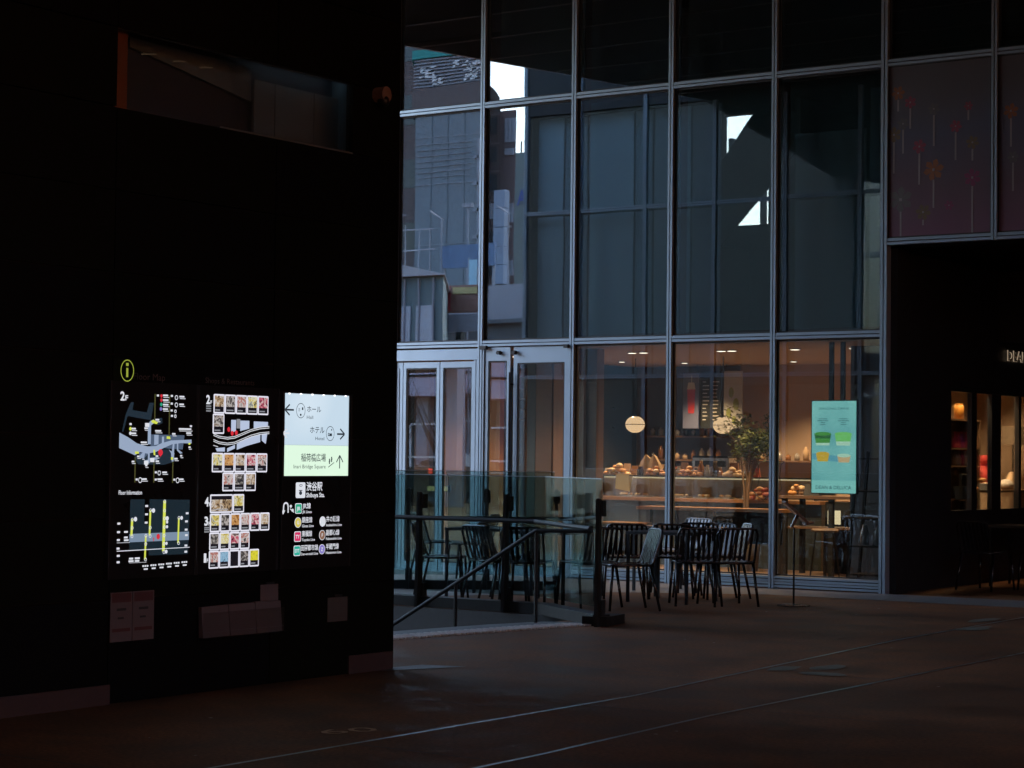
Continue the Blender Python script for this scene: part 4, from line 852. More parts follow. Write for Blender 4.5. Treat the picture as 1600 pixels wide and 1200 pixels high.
# ================================================================== INFORMATION BOARDS on the black wall
XB = WX + 0.028                                                    # front face of the boards
W1 = emit('board_white', (0.85, 0.87, 0.95), 0.85); W2 = emit('board_dim', (0.5, 0.52, 0.58), 0.5)
YEL = emit('board_yellow', (0.72, 0.80, 0.10), 0.9); RED = emit('board_red', (0.75, 0.03, 0.05), 0.9)
LBL = emit('board_lightblue', (0.36, 0.45, 0.62), 0.85); MBL = emit('board_midblue', (0.095, 0.14, 0.22), 0.8); DBL = emit('board_darkblue', (0.018, 0.034, 0.052), 0.8)
GRN = emit('board_green', (0.03, 0.42, 0.24), 0.9); PUR = emit('board_purple', (0.25, 0.21, 0.60), 0.9); OLV = emit('board_olive', (0.10, 0.10, 0.03), 0.7)
def board(name, label, y0, y1, z0, z1):
    t = thing(name, label, 'information board', (WX, (y0 + y1) / 2, z0))
    MB().box(WX + 0.004, XB, y0, y1, z0, z1).build('panel', M_black2, t)
    MB().box(WX + 0.002, XB + 0.004, y0 - 0.012, y0 - 0.001, z0, z1).build('frame', M_gasket, t); MB().box(WX + 0.002, XB + 0.004, y1 + 0.001, y1 + 0.012, z0, z1).build('frame', M_gasket, t)
    return t
X1_, X2_, X3_ = XB + 0.001, XB + 0.002, XB + 0.003
# pixel of the photograph -> place on the board face was measured once; all numbers below are metres (y, z)
# ---- floor map
b1 = board('floor_map_board', 'lit black floor map board marked 2F with a pale blue plan, leftmost of three', -12.83, -12.10, 0.74, 1.92)
mb = MB(); ring(mb, X1_, -12.707, 1.984, 0.056, 0.066, 0.006)
mb.poly([(X1_, -12.716, 1.945), (X1_, -12.699, 1.945), (X1_, -12.699, 2.0), (X1_, -12.716, 2.0)]); rect(mb, X1_, -12.718, -12.697, 2.012, 2.03)
tag(mb.build('information_symbol', emit('info_yellow', (0.40, 0.48, 0.06), 0.75)), 'yellow outlined round letter i symbol above the floor map board', 'symbol')
bpy.data.objects['information_symbol'].parent = b1; bpy.data.objects['information_symbol'].location = -Vector(LOC[b1.name])
del bpy.data.objects['information_symbol']['category']
hd = mat('faint_heading', (0.09, 0.075, 0.07), 0.5)
mb = MB(); write(mb, 'Floor Map', (WX + 0.006, -12.63, 1.935), 0.27, 0.042); mb.build('heading', hd, b1)
# helper: board coordinates for the plan measured on a 1050 x 1200 sheet
def P1(u, v): return (-12.824 + 0.773 * u / 1050.0, 1.898 - 0.608 * v / 1200.0 + 0.026 * (u / 1050.0) * (1 - 1.3 * v / 1200.0))
def poly1(mb, pts, x=X1_, mi=0): mb.poly([(x, *P1(u, v)) for u, v in pts], mi)
mb = MB()
poly1(mb, [(110, 550), (150, 350), (205, 210), (240, 210), (225, 300), (390, 330), (420, 215), (470, 215), (440, 420), (170, 370), (125, 560)]); poly1(mb, [(500, 400), (570, 390), (575, 450), (520, 480)])
poly1(mb, [(250, 850), (440, 760), (640, 760), (760, 880), (700, 910), (600, 940), (300, 935)])
mb.build('plan_base', DBL, b1)
mb = MB(); poly1(mb, [(440, 585), (840, 595), (820, 760), (650, 750), (440, 720)], X1_ + .0003); poly1(mb, [(300, 800), (440, 790), (370, 860), (320, 855)], X1_ + .0003); mb.build('plan_halls', MBL, b1)
mb = MB()
poly1(mb, [(80, 565), (180, 620), (280, 690), (400, 725), (500, 722), (560, 690), (680, 655), (925, 645), (925, 690), (800, 685), (690, 700), (600, 740), (500, 790), (400, 810), (320, 790), (260, 830), (80, 745)], X2_)
poly1(mb, [(405, 700), (405, 470), (430, 430), (470, 410), (480, 450), (440, 480), (440, 700)], X2_ + .0003); poly1(mb, [(480, 590), (530, 590), (530, 700), (480, 710)], X2_ + .0003); poly1(mb, [(570, 610), (595, 610), (595, 690), (570, 690)], X2_ + .0003)
poly1(mb, [(345, 800), (375, 800), (365, 870), (300, 855)], X2_ + .0003); poly1(mb, [(410, 800), (430, 800), (430, 920), (370, 925), (370, 890), (410, 880)], X2_ + .0003); poly1(mb, [(700, 690), (720, 690), (715, 800), (690, 790)], X2_ + .0003); poly1(mb, [(750, 690), (765, 690), (765, 760), (820, 800), (790, 810), (750, 770)], X2_ + .0003)
poly1(mb, [(430, 860), (520, 850), (520, 880), (430, 890)], X2_ + .0003); poly1(mb, [(650, 760), (720, 800), (710, 900), (690, 900), (680, 800)], X2_ + .0003)
mb.build('plan_walks', LBL, b1)
mb = MB()
poly1(mb, [(440, 425), (470, 415), (520, 445), (505, 465), (450, 450)], X3_); poly1(mb, [(625, 605), (665, 610), (670, 640), (625, 635)], X3_); poly1(mb, [(260, 785), (300, 785), (305, 810), (260, 815)], X3_); poly1(mb, [(470, 765), (490, 765), (495, 830), (475, 825)], X3_); poly1(mb, [(890, 680), (915, 685), (905, 705), (885, 700)], X3_); poly1(mb, [(680, 850), (705, 850), (705, 880), (680, 880)], X3_)
mb.build('plan_stairs', YEL, b1)
mb = MB()
for u, v0, v1 in ((483, 110, 410), (655, 130, 610), (265, 850, 1150), (483, 900, 1150), (705, 900, 1150)): poly1(mb, [(u - 6, v0), (u + 6, v0), (u + 6, v1), (u - 6, v1)], X1_ + .0006)
mb.build('leader_lines', OLV, b1)
mb = MB(); disc(mb, X3_, *P1(555, 795), 0.020, 0.020); poly1(mb, [(540, 820), (570, 820), (555, 850)], X3_); mb.build('you_are_here', RED, b1)
mb = MB()
y, z = P1(85, 185); write(mb, '2', (X2_, y, z), .036, .053, bold=.04); y, z = P1(140, 185); write(mb, 'F', (X2_, y, z), .023, .030, bold=.04)
for u, v, w_ in ((575, 130, 60), (575, 185, 65), (575, 238, 65), (575, 290, 60), (770, 145, 60), (770, 235, 55), (215, 520, 50), (215, 575, 55), (770, 522, 150), (860, 570, 60), (490, 545, 70), (325, 680, 70), (365, 515, 45), (490, 415, 45), (690, 580, 40), (580, 1030, 55), (525, 1110, 60), (340, 1110, 60), (785, 1110, 50), (225, 905, 30), (380, 950, 25), (790, 835, 25), (890, 735, 25), (500, 840, 30), (500, 900, 40), (720, 870, 40), (285, 845, 30), (340, 855, 18)):
    y0, z0 = P1(u, v); y1, _ = P1(u + w_, v); rect(mb, X2_, y0, y1, z0 - .004, z0 + .006); rect(mb, X2_, y0 + .004, y1 + .01, z0 - .013, z0 - .009)
for u, v, r in ((735, 155, .014), (735, 240, .014), (725, 315, .010), (725, 372, .010), (325, 1120, .016), (545, 1035, .014), (765, 1120, .016)): ring(mb, X2_, *P1(u, v), r, r * 1.1, .005, n=12)
for u, v in ((515, 130), (680, 135), (680, 225), (680, 305), (685, 368), (205, 465), (915, 488), (505, 1028), (505, 1112), (285, 1112), (725, 1112)): y, z = P1(u, v); rect(mb, X2_, y - .009, y + .009, z - .006, z + .006)
mb.build('map_lettering', W1, b1)
mb = MB()
for u, v, k in ((555, 135, 0), (555, 185, 0), (555, 235, 1), (552, 287, 2), (203, 520, 3), (203, 573, 4)): disc(mb, X3_, *P1(u, v), .010, .011, k, 12)
for u, v in ((395, 475), (390, 915), (460, 885)): y, z = P1(u, v); rect(mb, X3_, y - .018, y + .018, z - .012, z + .012, 4)
mb.build('line_symbols', [RED, GRN, PUR, YEL, W1], b1)
# ---- floor section below the map, sheet 1120 x 1200
def P2(u, v): return (-12.812 + 0.773 * u / 1120.0, 1.328 - 0.566 * v / 1200.0 - 0.020 * (u / 1120.0) * (v / 1200.0) )
def poly2(mb, pts, x=X1_, mi=0): mb.poly([(x, *P2(u, v)) for u, v in pts], mi)
mb = MB(); poly2(mb, [(215, 240), (390, 240), (390, 560), (450, 560), (450, 240), (960, 250), (950, 940), (450, 950), (450, 870), (210, 880)]); mb.build('section_base', emit('board_navy', (0.010, 0.022, 0.032), .9), b1)
mb = MB(); poly2(mb, [(210, 675), (955, 655), (955, 760), (210, 780)], X1_ + .0005); mb.build('section_floor', emit('board_blue', (0.24, 0.33, 0.45), .8), b1)
mb = MB()
for u, v0, v1, w_ in ((240, 490, 700, 26), (462, 380, 700, 22), (410, 700, 1000, 20), (638, 260, 900, 34), (822, 480, 800, 20)): poly2(mb, [(u - w_ / 2, v0), (u + w_ / 2, v0), (u + w_ / 2 - 6, v1), (u - w_ / 2 - 6, v1)], X2_)
mb.build('lift_shafts', YEL, b1)
mb = MB()
poly2(mb, [(60, 885), (965, 850), (965, 858), (60, 895)], X2_ + .0004); poly2(mb, [(60, 783), (215, 780), (215, 785), (60, 788)], X2_); poly2(mb, [(210, 1038), (425, 1032), (425, 1036), (210, 1042)], X2_)
y, z = P2(72, 180); write(mb, 'Floor Information', (X2_, y, z), .195, .026, bold=.02)
for u, vs_ in ((240, (495, 600, 705)), (462, (380, 600, 705)), (410, (700, 805, 1000)), (638, (270, 385, 485, 595, 700, 805, 910)), (822, (480, 800))):
    for v in vs_: ring(mb, X3_, *P2(u, v), .011, .011, .004, n=10)
for u, v, r in ((280, 490, .014), (500, 383, .014), (673, 485, .014), (673, 530, .010), (673, 590, .010), (670, 800, .010), (667, 905, .012), (857, 480, .012)): disc(mb, X2_, *P2(u, v), r, r, n=12)
for u, v in ((415, 325), (415, 430), (412, 535), (80, 543), (78, 650), (78, 750), (76, 857), (80, 948), (80, 1028), (928, 422), (920, 525), (918, 630), (922, 700), (918, 832), (918, 910)): y, z = P2(u, v); rect(mb, X2_, y - .012, y + .012, z - .006, z + .006)
for u, v, w_ in ((145, 650, 45), (145, 720, 45), (145, 755, 55), (210, 988, 50), (280, 985, 60), (205, 1020, 60), (280, 1018, 55)): y, z = P2(u, v); y1, _ = P2(u + w_, v); rect(mb, X2_, y, y1, z - .005, z + .006)
for k in range(6):
    y, z = P2(375 + 98 * k, 1085 - 8 * k)
    for q in range(3): rect(mb, X2_, y + .018 * q, y + .018 * q + .014, z - .004, z + .006)
    rect(mb, X2_, y + .012, y + .045, z - .022, z - .013)
mb.build('section_lettering', W1, b1)
mb = MB(); disc(mb, X3_, *P2(563, 713), .015, .017); poly2(mb, [(500, 725), (512, 725), (510, 770), (502, 770)], X3_); mb.build('you_are_here', RED, b1)
MB().box(WX + .004, XB + .003, -12.094, -12.088, .83, 1.36).build('edge_light', W2, b1)
# ---- shops and restaurants
b2 = board('shop_directory_board', 'lit black shop directory board full of small framed food pictures, middle of three', -12.07, -11.33, 0.74, 1.92)
mb = MB(); write(mb, 'Shops & Restaurants', (WX + 0.006, -12.0, 1.935), 0.46, 0.036); mb.build('heading', hd, b2)
food = [emit_photo('photo_' + str(k), s, 22) for k, s in enumerate((
    ((.03, .02, .02), (.45, .30, .16), (.75, .66, .58), (.10, .07, .06)), ((.02, .02, .03), (.10, .09, .08), (.55, .50, .48), (.20, .13, .08)),
    ((.05, .04, .04), (.70, .62, .60), (.45, .13, .10), (.80, .74, .70)), ((.06, .08, .10), (.70, .55, .12), (.85, .80, .55), (.15, .18, .22)),
    ((.03, .02, .03), (.62, .12, .18), (.80, .60, .58), (.10, .06, .06)), ((.14, .05, .02), (.55, .24, .06), (.75, .45, .20), (.25, .08, .03))))]
pale_blue_photo = emit_photo('photo_blue', ((.2, .42, .62), (.35, .58, .78), (.05, .10, .16)), 60); yellow_photo = emit_photo('photo_yellow', ((.78, .66, .02), (.85, .78, .05), (.25, .22, .06)), 30)
CW = emit('card_frame', (.86, .85, .97), .92); CK = emit('card_dark', (.010, .009, .014), .8)
def card(y0, y1, z0, z1, ph, blank=False, top=False):
    mb = MB(); rrect(mb, X1_, y0, y1, z0, z1, .008); c = mb.build('card', CW, b2)
    e = .0095
    mb = MB(); rect(mb, X2_, y0 + e, y1 - e, z0 + e, z1 - e); mb.build('caption', CK, c)
    if not blank:
        s_ = z0 + (z1 - z0) * (.10 if top else .36)
        mb = MB(); rect(mb, X3_, y0 + e, y1 - e, s_, z1 - e - ((z1 - z0) * .2 if top else 0)); mb.build('photo', ph, c)
        mb = MB(); rect(mb, X3_, y0 + e + .005, y1 - e - random.uniform(.01, .04), z0 + .018, z0 + .026); mb.build('lettering', W2, c)
def row(y0, y1, n, z0, z1, phs, blanks=()):
    w = (y1 - y0) / n
    for k in range(n): card(y0 + w * k + .001, y0 + w * (k + 1) - .001, z0, z1, phs[k % len(phs)], k in blanks)
row(-11.948, -11.426, 5, 1.746, 1.868, [food[0], food[1], food[2], food[3], food[4]]); row(-11.953, -11.845, 1, 1.618, 1.744, [food[1]])
row(-11.955, -11.430, 5, 1.376, 1.498, [food[3], food[5], food[0], food[4], food[2]]); row(-11.855, -11.538, 3, 1.256, 1.374, [food[2], food[1], food[0]])
card(-11.965, -11.755, 1.120, 1.237, food[0], top=True); card(-11.753, -11.648, 1.120, 1.237, food[3])
row(-11.965, -11.400, 6, 1.000, 1.116, [food[3], food[1], food[5], food[2], food[4], food[0]]); row(-11.968, -11.590, 4, .886, .998, [food[1], food[3], food[4], food[2]]); row(-11.970, -11.497, 5, .772, .884, [food[2], pale_blue_photo, food[0], food[1], yellow_photo], (2,))
def P3(u, v): return (-12.073 + .728 * u / 847.0, 1.930 - .700 * v / 1200.0)
mb = MB()
for q in ([(340, 380), (395, 380), (392, 500), (340, 520)], [(440, 385), (540, 385), (540, 470), (440, 500)], [(590, 390), (750, 392), (750, 440), (590, 465)], [(175, 690), (275, 680), (275, 725), (190, 725)], [(300, 690), (385, 650), (385, 690), (300, 730)], [(405, 640), (500, 580), (665, 525), (665, 615), (500, 665), (405, 705)], [(680, 525), (745, 515), (728, 635), (682, 600)]):
    mb.poly([(X1_, *P3(u, v)) for u, v in q])
mb.build('plan_shops', emit('plan_pale', (.52, .60, .80), .9), b2)
mb = MB(); stroke(mb, X1_, [P3(*p) for p in ((400, 420), (440, 420))], .06); mb.build('plan_hatch', W2, b2)
mb = MB()
for d in (0, 18, 62, 80):
    stroke(mb, X2_, [P3(u, v + d) for u, v in ((150, 535), (210, 560), (300, 572), (380, 560), (470, 520), (560, 480), (660, 452), (765, 440))], .0045)
stroke(mb, X2_, [P3(u, v) for u, v in ((150, 660), (200, 675))], .004)
mb.build('plan_lines', W1, b2)
mb = MB()
for u, v in ((312, 485), (350, 525), (395, 520)): disc(mb, X3_, *P3(u, v), .014, .016, n=10)
mb.build('you_are_here', RED, b2)
mb = MB()
for ch, z, w_ in (('2', 1.805, .034), ('4', 1.165, .036), ('3', 1.045, .034), ('1', .815, .022)):
    write(mb, ch, (X2_, -12.015, z), w_, .055, bold=.05); write(mb, 'F', (X2_, -12.015 + w_ + .004, z), .014, .022, bold=.05)
mb.build('floor_numbers', W1, b2)
mb = MB()
for z in (1.79, 1.775, 1.76, 1.03, 1.018, 1.004): rect(mb, X2_, -12.015, -11.97, z - .004, z + .004)
mb.build('small_print', W2, b2)
# ---- direction sign
b3 = board('direction_sign', 'lit pale blue and green direction sign with arrows, rightmost of three boards', -11.275, -10.575, 0.74, 1.905)
def grad(name, c0, c1):
    m = bpy.data.materials.new(name); m.use_nodes = True; nt = m.node_tree; N = nt.nodes; L = nt.links; b = N['Principled BSDF']
    b.inputs['Base Color'].default_value = (.02, .02, .02, 1)
    tc = N.new('ShaderNodeTexCoord'); nz = N.new('ShaderNodeTexNoise'); nz.inputs['Scale'].default_value = 2.0; nz.inputs['Detail'].default_value = 0; L.new(tc.outputs['Object'], nz.inputs[0])
    cr = N.new('ShaderNodeValToRGB'); cr.color_ramp.elements[0].position = .35; cr.color_ramp.elements[0].color = tuple(c0) + (1,); cr.color_ramp.elements[1].position = .65; cr.color_ramp.elements[1].color = tuple(c1) + (1,)
    L.new(nz.outputs['Fac'], cr.inputs[0]); L.new(cr.outputs[0], b.inputs['Emission Color']); b.inputs['Emission Strength'].default_value = K
    return m
mb = MB(); rect(mb, X1_, -11.262, -10.598, 1.556, 1.895); mb.build('blue_field', grad('sign_blue', (.56, .70, .82), (.66, .78, .88)), b3)
mb = MB(); rect(mb, X1_, -11.262, -10.598, 1.352, 1.555); mb.build('green_field', grad('sign_green', (.74, .95, .76), (.86, 1.0, .88)), b3)
mb = MB()
for k in range(6): disc(mb, X2_, -11.22 + .117 * k, 1.893, .012, .005, n=10)
mb.build('edge_lamps', emit('lamp_white', (1, 1, 1), 2.0), b3)
def P4(u, v): return (-11.3225 + .8005 * u / 960.0, 1.9495 - .629 * v / 1200.0)
IK = emit('sign_ink', (.05, .07, .09), .6)
def arrow(mb, u, v, L_, head, ang, t=.012, x=X2_):
    y, z = P4(u, v); d = Vector((math.cos(ang), math.sin(ang))); c = Vector((y, z)); tip = c + d * L_ / 2
    stroke(mb, x, [tuple(c - d * L_ / 2), tuple(tip)], t)
    for s_ in (-1, 1):
        e = Vector((math.cos(ang + s_ * 2.45), math.sin(ang + s_ * 2.45))) * head; stroke(mb, x + .0004, [tuple(tip + d * t * .4), tuple(tip + e)], t * .9)
mb = MB()
arrow(mb, 128, 312, .085, .055, PI); arrow(mb, 765, 602, .075, .055, 0); arrow(mb, 758, 965, .085, .055, PI / 2, .009)
ring(mb, X2_, *P4(263, 318), .046, .050, .004); ring(mb, X2_, *P4(633, 598), .044, .050, .004)
y, z = P4(340, 328); write(mb, 'ホール', (X2_, y, z), .145, .034, bold=.01); y, z = P4(338, 418); write(mb, 'Hall', (X2_, y, z), .065, .023)
y, z = P4(380, 592); write(mb, 'ホテル', (X2_, y, z), .150, .036, bold=.01); y, z = P4(448, 685); write(mb, 'Hotel', (X2_, y, z), .092, .023)
y, z = P4(275, 950); write(mb, '稲荷橋広場', (X2_, y, z), .255, .042, bold=.012); y, z = P4(185, 1045); write(mb, 'Inari Bridge Square', (X2_, y, z), .330, .026)
y, z = P4(613, 1030); stroke(mb, X2_, [(y, z), (y + .062, z + .032)], .005)
for u, v in ((628, 930), (655, 905)): disc(mb, X2_, *P4(u, v), .006, .006, n=8); y, z = P4(u, v + 40); stroke(mb, X2_, [(y, z - .01), (y, z + .02)], .010); stroke(mb, X2_, [(y - .008, z + .004), (y + .010, z + .012)], .005)
y, z = P4(285, 290); stroke(mb, X2_, [(y, z - .01), (y, z + .008)], .014); y, z = P4(263, 370); disc(mb, X2_, y, z, .009, .008, n=8)
for k in range(4): y, z = P4(240, 290 + 11 * k); stroke(mb, X2_, [(y - .005, z), (y + .012, z)], .002)
y, z = P4(605, 625); stroke(mb, X2_, [(y, z), (y + .042, z)], .006); stroke(mb, X2_, [(y + .016, z + .009), (y + .042, z + .009)], .012); stroke(mb, X2_, [(y + .002, z), (y + .002, z + .02)], .004); disc(mb, X2_, y + .010, z + .012, .005, .005, n=8); disc(mb, X2_, *P4(650, 550), .006, .006, n=8)
mb.build('direction_lettering', IK, b3)
def P5(u, v): return (-11.3225 + .8005 * u / 960.0, 1.3625 - .629 * v / 1200.0)
mb = MB()
y0, z0 = P5(217, 298); y1, z1 = P5(334, 102); rrect(mb, X1_, y0, y1, z0, z1, .01)
y, z = P5(345, 200); write(mb, '渋谷駅', (X2_, y, z), .165, .046, bold=.025); y, z = P5(345, 290); write(mb, 'Shibuya Sta.', (X2_, y, z), .190, .030, bold=.03)
for (u, v, a, wa, b_, wb) in ((300, 428, 'JR線', .085, 'JR Lines', .095), (297, 605, '銀座線', .105, 'Ginza Line', .12), (297, 780, '東横線', .105, 'Toyoko Line', .135), (290, 958, '田園都市線', .175, 'Den-en-toshi Line', .175), (598, 603, '井の頭線', .140, 'Inokashira Line', .165), (598, 777, '副都心線', .140, 'Fukutoshin Line', .165), (598, 955, '半蔵門線', .135, 'Hanzomon Line', .165)):
    y, z = P5(u, v); write(mb, a, (X2_, y, z), wa, .030, bold=.02); write(mb, b_, (X2_, y, z - .033), wb, .018, bold=.02)
arrow(mb, 92, 607, .060, .045, PI, .010)
ya, za = P5(68, 480); pts = [(ya - .0, za), (ya + .004, za + .04)] + [(ya + .026 - .022 * math.cos(q * PI / 6), za + .045 + .020 * math.sin(q * PI / 6)) for q in range(7)] + [(ya + .049, za)]
stroke(mb, X2_, pts, .011); mb.poly([(X2_ + .0004, ya - .018, za + .016), (X2_ + .0004, ya + .020, za + .016), (X2_ + .0004, ya - .002, za - .012)])
for u, v in ((158, 400), (180, 450)): disc(mb, X2_, *P5(u, v), .012, .010, n=8)
y, z = P5(150, 430); stroke(mb, X2_, [(y, z), (y + .04, z - .025)], .006)
mb.build('station_lettering', W1, b3)
mb = MB(); yc, zc = P5(277, 140); ring(mb, X2_, yc, zc, .018, .008, .004, n=12); rect(mb, X2_, yc - .020, yc + .016, zc - .036, zc - .030); disc(mb, X2_, yc - .002, zc - .050, .016, .014, n=10); mb.build('train_symbol', IK, b3)
def sym(u0, v0, u1, v1, c, letters, rnd, rim=True):
    y0, z0 = P5(u0, v1); y1, z1 = P5(u1, v0); mb = MB()
    if rnd: disc(mb, X1_, (y0 + y1) / 2, (z0 + z1) / 2, (y1 - y0) / 2, (z1 - z0) / 2, 0); disc(mb, X1_ + .0005, (y0 + y1) / 2, (z0 + z1) / 2, (y1 - y0) / 2 * .86, (z1 - z0) / 2 * .9, 1)
    else: rrect(mb, X1_, y0, y1, z0, z1, .01, 0); rrect(mb, X1_ + .0005, y0 + .005, y1 - .005, z0 + .005, z1 - .005, .008, 1)
    if letters: write(mb, letters, (X2_, (y0 + y1) / 2, (z0 + z1) / 2 - .012), None if len(letters) < 2 else (y1 - y0) * .6, .024, AX_X, 'C', .04, 0)
    mb.build('line_symbol', [W1, c], b3)
sym(212, 365, 294, 495, GRN, 'JR', False); sym(208, 540, 290, 672, emit('line_yellow', (.70, .58, .10), .9), 'G', True); sym(206, 718, 288, 848, emit('line_red', (.70, .03, .14), .9), 'TY', False); sym(202, 895, 284, 1026, emit('line_teal', (.02, .45, .34), .9), 'DT', False)
sym(515, 537, 593, 668, emit('line_white', (.75, .78, .84), .9), '', True); sym(512, 712, 590, 840, emit('line_brown', (.26, .13, .08), .9), 'F', True); sym(510, 892, 590, 1020, PUR, 'Z', True)
# ---- leaflets and notices below the boards
nm_ = mat('pale_notice_paper', (.11, .085, .085), .7, 0, .15, 10)
rd_ = mat('notice_red', (.075, .02, .02), .7)
for k, (a, b_) in enumerate(((-12.79, -12.61), (-12.605, -12.424))):
    t = thing('notice_sheet', ('left' if k == 0 else 'right') + ' sheet of the pair of pale notices low on the black wall', 'notice', (WX, (a + b_) / 2, .366), 'paired notices on the black wall')
    MB().box(WX + .002, WX + .006, a, b_, .366, .660).build('paper', nm_, t)
    mb = MB(); rect(mb, WX + .007, a + .01, b_ - .01, .60, .655); mb.build('red_print', rd_, t); mb = MB(); rect(mb, WX + .007, a + .015, b_ - .015, .425, .445); mb.build('red_print', rd_, t)
    mb = MB(); rect(mb, WX + .007, a + .05, b_ - .05, .55, .565); rect(mb, WX + .007, a + .06, b_ - .07, .50, .512); mb.build('lettering', M_gasket, t)
lh = thing('leaflet_holder', 'clear leaflet holder under the middle board, filled with pale leaflets', 'leaflet holder', (WX, -11.65, .345))
MB().box(WX + .002, WX + .06, -12.04, -11.27, .335, .343).box(WX + .055, WX + .06, -12.04, -11.27, .343, .50).build('tray', glass('holder_plastic', .02, (.9, .9, .9), 0, edge=.15), lh)
for k in range(3):
    a = -12.03 + .252 * k; o = MB().hexa([(WX + .01, a, .345), (WX + .05, a, .345), (WX + .05, a + .245, .345), (WX + .01, a + .245, .345), (WX + .004, a, .535 + .005 * k), (WX + .03, a, .535 + .005 * k), (WX + .03, a + .245, .540), (WX + .004, a + .245, .540)]).build('leaflet_stack', nm_, loc=(WX, a + .12, .345))
    tag(o, ('left', 'middle', 'right')[k] + ' stack of pale leaflets in the holder under the middle board', 'leaflets', 'leaflet stacks in the holder')
t = thing('notice_sheet', 'single tilted sheet above the right end of the leaflet holder', 'notice', (WX, -11.36, .55)); MB().box(WX + .002, WX + .005, -11.45, -11.275, .50, .648).build('paper', nm_, t); MB().box(WX + .002, WX + .012, -11.40, -11.32, .650, .662).build('clip', M_post, t)
t = thing('notice_sheet', 'single dim sheet under the direction sign near the wall corner', 'notice', (WX, -10.66, .37)); MB().box(WX + .002, WX + .005, -10.766, -10.555, .367, .53).build('paper', mat('dim_paper', (.06, .056, .05), .7), t); MB().box(WX + .002, WX + .012, -10.70, -10.62, .533, .548).build('clip', M_post, t)

for o in bpy.data.objects:
    if o.parent is not None and any(k in o.name for k in ('lettering', 'symbol', 'small_print', 'plan_', 'leader_lines', 'floor_numbers', 'lift_shafts')): o['kind'] = 'stuff'
# ================================================================== GLASS BALUSTRADES AND HANDRAIL
def balustrade(name, label, pts, gh, ends, posts, z_pl):
    t = thing(name, label, 'balustrade', (*pts[0], 0))
    for (xa, ya), (xb, yb) in zip(pts, pts[1:]):
        d = Vector((xb - xa, yb - ya, 0)).normalized(); n = Vector((-d.y, d.x, 0))
        MB().bar((xa, ya, z_pl / 2 + .001), (xb, yb, z_pl / 2 + .001), .16, z_pl).build('plinth', M_post, t)
        L_ = math.hypot(xb - xa, yb - ya); k = max(1, round(L_ / 1.25))
        for i in range(k):
            p = Vector((xa, ya, 0)) + d * (L_ * i / k + .012); q = Vector((xa, ya, 0)) + d * (L_ * (i + 1) / k - .012)
            MB().hexa([p - n * .007 + Vector((0, 0, .16)), q - n * .007 + Vector((0, 0, .16)), q + n * .007 + Vector((0, 0, .16)), p + n * .007 + Vector((0, 0, .16)), p - n * .007 + Vector((0, 0, gh)), q - n * .007 + Vector((0, 0, gh)), q + n * .007 + Vector((0, 0, gh)), p + n * .007 + Vector((0, 0, gh))]).build('glass_panel', M_glass_t, t)
            MB().bar(p + Vector((0, 0, gh + .004)), q + Vector((0, 0, gh + .004)), .016, .007).build('top_edge', M_alu, t)
    for (x, y, nx, ny) in posts:
        n = Vector((nx, ny, 0)).normalized(); c = Vector((x, y, 0)); d = Vector((-n.y, n.x, 0)); w = .016
        def Q(a, s_, z): return c + n * a + d * s_ * w + Vector((0, 0, z))
        MB().hexa([Q(.03, -1, .0), Q(.17, -1, .0), Q(.17, 1, .0), Q(.03, 1, .0), Q(.06, -1, 1.13), Q(.13, -1, 1.13), Q(.13, 1, 1.13), Q(.06, 1, 1.13)]).build('post', M_post, t)
        for z in (1.04, .16):
            MB().hexa([Q(-.03, -2.2, z - .07), Q(.075, -2.2, z - .07), Q(.075, 2.2, z - .07), Q(-.03, 2.2, z - .07), Q(-.03, -2.2, z + .07), Q(.075, -2.2, z + .07), Q(.075, 2.2, z + .07), Q(-.03, 2.2, z + .07)]).build('clamp', M_post, t)
    return t
NB = [(-1.5, -4.98), (4.35, -5.05), (5.52, -5.90)]
nb = balustrade('glass_balustrade', 'near glass balustrade with dark tapered posts beside the stairs', NB, 1.30, None,
    [(-.4, -4.98, .25, -1), (.7, -4.98, .25, -1), (1.8, -4.98, .25, -1), (2.86, -5.0, .25, -1), (3.92, -5.03, .25, -1), (5.50, -5.88, .3, -1)], .10)
MB().tube([(-1.5, -5.12, .88), (4.32, -5.18, .88), (5.46, -6.0, .86)], .022, 10).build('rail', M_post, nb)
MB().hexa([(5.38, -6.00, .001), (5.60, -5.93, .001), (5.52, -5.50, .001), (5.3, -5.55, .001), (5.38, -6.00, .085), (5.60, -5.93, .085), (5.52, -5.50, .085), (5.3, -5.55, .085)]).build('end_block', M_post, nb)
FBp = [(-2.0, -5.15 + .2), (2.46, -2.10)]
fb = balustrade('glass_balustrade', 'far glass balustrade slanting towards the doors', [(-1.6, -4.85), (2.50, -2.05)], 1.32, None,
    [(-.9, -4.30, .5, -.85), (.1, -3.62, .5, -.85), (1.12, -2.93, .5, -.85), (1.84, -2.44, .5, -.85), (2.50, -2.02, .5, -.85)], .10)
MB().tube([(-1.6, -4.97, .80), (2.72, -2.02, .80)], .022, 10).build('rail', M_post, fb)
hr = thing('handrail', 'dark steel stair handrail running level then sloping down to the left', 'handrail', (4.96, -6.05, 0))
MB().tube([(5.48, -6.0, .84), (4.92, -6.05, .83), (4.86, -6.05, .80), (4.0, -6.05, .30), (3.1, -6.05, -.22)], .019, 10).build('rail', M_post, hr)
MB().tube([(4.92, -6.05, -.16), (4.92, -6.05, .82)], .017, 8).build('post', M_post, hr); MB().tube([(4.03, -6.05, -.66), (4.03, -6.05, .32)], .017, 8).build('post', M_post, hr); MB().tube([(3.2, -6.05, -1.1), (3.2, -6.05, -.18)], .017, 8).build('post', M_post, hr)

